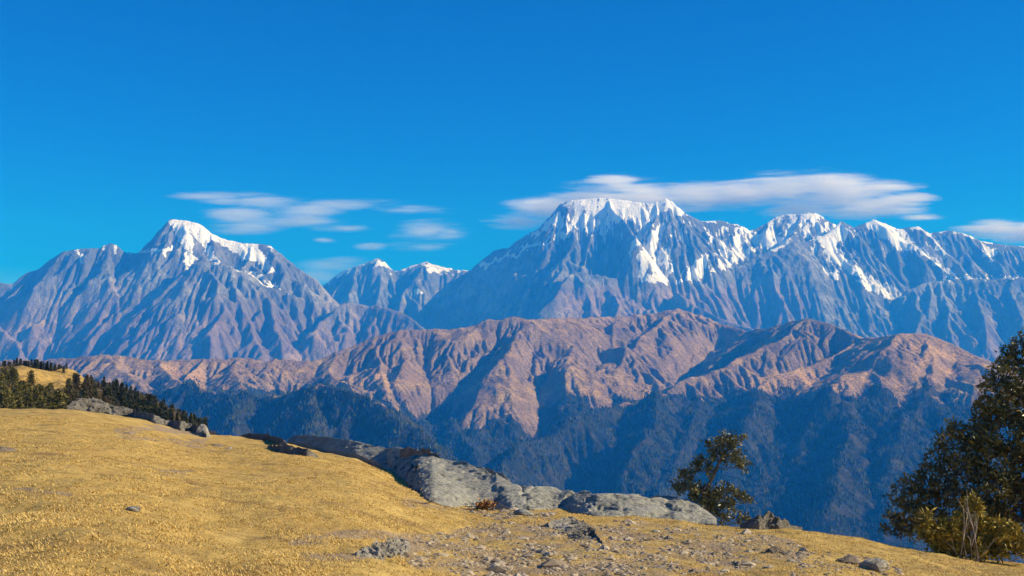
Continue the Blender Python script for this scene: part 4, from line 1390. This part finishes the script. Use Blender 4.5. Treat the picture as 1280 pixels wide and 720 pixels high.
def shrub():
    D = 41.0
    cl = [(1158, 652, 11, 0), (1168, 668, 13, 3), (1152, 664, 7, -2), (1185, 660, 12, -3), (1178, 682, 13, 2), (1196, 676, 13, 0), (1205, 650, 10, 3), (1216, 628, 8, 0), (1222, 640, 8, -2), (1226, 656, 12, 2), (1214, 686, 12, -4), (1232, 676, 13, 3),
          (1244, 656, 9, 0), (1250, 668, 12, -3), (1264, 660, 11, 2), (1270, 674, 12, 0), (1250, 688, 12, 3), (1278, 684, 11, -2), (1230, 694, 9, 0), (1194, 694, 8, -2)]
    r = broadleaf("shrub", "yellow-green shrub with pale bare stems in front of the big dark tree", "shrub", (1215, 701), D,
                  [(1214, 700, 1.6, 0), (1215, 685, 1.3, 0), (1213, 665, 1.1, 0), (1217, 640, .8, 0)], cl, SHRUBL, PALEB, 8, 7.5, 60, 2.6, .4, .36, 8, .8)
    rs = np.random.RandomState(2)
    mb = MB()
    m = D / F
    b = np.array(r.location)
    for k in range(9):
        u0 = 1215 + rs.normal(0, 14); u1 = u0 + rs.normal(0, 16) + (u0 - 1215) * .6
        v1 = 700 - rs.uniform(30, 86) * (1 - abs(u1 - 1215) / 110)
        p0, p1 = at(u0, 702, D - .35), at(u1, v1, D - .4)
        mid = (p0 + p1) / 2 + rs.normal(0, 2.2 * m, 3)
        mb.tube([p0 - b, mid - b, p1 - b], [.9 * m, .6 * m, .3 * m], 5)
        for q in range(2):
            e = p1 + rs.normal(0, 7 * m, 3) + np.array([0, 0, 5 * m])
            mb.tube([mid - b, (mid + e) / 2 + rs.normal(0, m, 3) - b, e - b], [.55 * m, .4 * m, .25 * m], 4)
    link("bare_stem", mb.mesh("bare_stem", PALEB), r)
shrub()

# =====================================================================
# clouds (beyond the range) and the air
# =====================================================================
def cloud(name, label, blobs, D, dens, seed, thick=1500.0, stretch=(1.0, 1.0, 2.6), nz=1.0, erode=.9, cat="cloud"):
    """blobs: (u, v, ru, rv) in photo pixels -> ellipsoids of real size D metres away"""
    cs = []
    for (u, v, ru, rv) in blobs:
        c = at(u, v, D)
        cs.append((c, ru * D / F, thick * min(1.0, rv / 22.0 + .3), rv * D / F))
    lo = np.min([[c[0] - a * 1.05, c[1] - b * 1.05, c[2] - d * 1.05] for c, a, b, d in cs], 0)
    hi = np.max([[c[0] + a * 1.05, c[1] + b * 1.05, c[2] + d * 1.05] for c, a, b, d in cs], 0)
    org = (lo + hi) / 2
    h = (hi - lo) / 2
    V = np.array([[sx * h[0], sy * h[1], sz * h[2]] for sx in (-1, 1) for sy in (-1, 1) for sz in (-1, 1)])
    Fc = np.array([(0, 1, 3, 2), (4, 6, 7, 5), (0, 4, 5, 1), (2, 3, 7, 6), (0, 2, 6, 4), (1, 5, 7, 3)])
    t = NT(name + "_vapour")
    cur = None
    for (c, a, b, d) in cs:
        q = (c - org)
        mp = t.n("ShaderNodeMapping", {"vector_type": 'POINT'}, Vector=t.co(), Location=(-q[0] / a, -q[1] / b, -q[2] / d), Scale=(1 / a, 1 / b, 1 / d)).outputs[0]
        ln = t.n("ShaderNodeVectorMath", {"operation": 'LENGTH'})
        t.set(ln.inputs[0], mp)
        val = t.math('SUBTRACT', 1.0, ln.outputs["Value"])
        cur = val if cur is None else t.n("ShaderNodeMath", {"operation": 'SMOOTH_MAX'}).outputs[0] if False else t.math('MAXIMUM', cur, val)
    k = 1.0 / (1500.0 * nz)
    vec = t.mapped((k / stretch[2] * .8, k, k * 3.2), (0, .05, 0))
    n1 = t.math('ADD', t.math('MULTIPLY', t.noise(1.0, 8, .62, vec=vec, dist=.6), .7), t.math('MULTIPLY', t.noise(3.1, 6, .6, vec=vec, dist=1.2), .34))
    e = t.math('ADD', cur, t.math('MULTIPLY', t.math('SUBTRACT', n1, .60), erode * 2.2))
    dn = t.ramp(e, -.04, .75, 0.0, dens)
    inside = t.ramp(cur, 0.0, .12)
    dn = t.math('MULTIPLY', dn, inside)
    vol = t.n("ShaderNodeVolumePrincipled")
    t.set(vol.inputs["Color"], (1.0, 1.0, 1.0))
    vol.inputs["Absorption Color"].default_value = (1, 1, 1, 1)
    vol.inputs["Anisotropy"].default_value = 0.0
    t.set(vol.inputs["Density"], dn)
    t.t.links.new(vol.outputs[0], t.out.inputs["Volume"])
    o = link(name, make_mesh(name, V, Fc, t.m, False))
    o.location = org
    tag(o, label, cat)
    return o

CD = 33000.0
cloud("cloud", "big white lens-shaped cloud capping the highest snow summit and streaming right",
      [(690, 262, 85, 26), (745, 246, 80, 24), (768, 229, 48, 13), (800, 246, 105, 28), (870, 242, 100, 25), (930, 243, 95, 24), (985, 237, 105, 29), (1035, 231, 90, 24), (1045, 246, 95, 27), (1080, 262, 90, 17), (1105, 232, 60, 9), (1120, 250, 60, 10), (1150, 272, 45, 6), (1000, 262, 70, 18), (650, 276, 55, 13)],
      CD, .0034, 1, 1300, nz=.9, erode=1.5)
cloud("cloud", "white cloud bank entering from the picture's right edge behind the ridge",
      [(1245, 284, 62, 15), (1290, 288, 60, 20), (1340, 284, 70, 22)], CD, .0032, 2, 1200, nz=.8, erode=1.5)
cloud("cloud", "long thin wispy cloud band right of the left snow peak",
      [(275, 250, 55, 12), (330, 252, 75, 17), (300, 268, 60, 16), (385, 262, 70, 16), (430, 256, 110, 10), (510, 263, 75, 7), (380, 276, 75, 9), (430, 285, 60, 6), (300, 285, 70, 9), (250, 246, 50, 6)], CD, .0011, 3, 1300, nz=.8, erode=1.6)
cloud("cloud", "small fibrous wispy cloud above the two little middle peaks",
      [(535, 288, 62, 20), (560, 292, 45, 14), (530, 308, 60, 9), (465, 308, 30, 6), (405, 300, 20, 4)], CD, .0009, 4, 1000, nz=.7, erode=1.6)
cloud("cloud", "faint low cloud veil over the gap right of the left snow peak",
      [(410, 332, 65, 13), (430, 326, 45, 8), (395, 345, 50, 14)], CD, .0005, 5, 1000, nz=.7, erode=.8)

def haze():
    lo, hi = np.array([-17000.0, -17000.0, -2032.0]), np.array([17500.0, 29500.0, 4200.0])
    o_ = (lo + hi) / 2
    h = (hi - lo) / 2
    V = np.array([[sx * h[0], sy * h[1], sz * h[2]] for sx in (-1, 1) for sy in (-1, 1) for sz in (-1, 1)])
    Fc = np.array([(0, 1, 3, 2), (4, 6, 7, 5), (0, 4, 5, 1), (2, 3, 7, 6), (0, 2, 6, 4), (1, 5, 7, 3)])
    t = NT("thin_air")
    vol = t.n("ShaderNodeVolumePrincipled")
    t.set(vol.inputs["Color"], (.015, .27, 1.0))
    vol.inputs["Absorption Color"].default_value = (1, 1, 1, 1)
    vol.inputs["Density"].default_value = 1 / 23000.0
    t.t.links.new(vol.outputs[0], t.out.inputs["Volume"])
    o = link("haze", make_mesh("haze", V, Fc, t.m, False))
    o.location = o_
    tag(o, "thin blue air between the camera and the far mountains", "haze", None, "stuff")
haze()
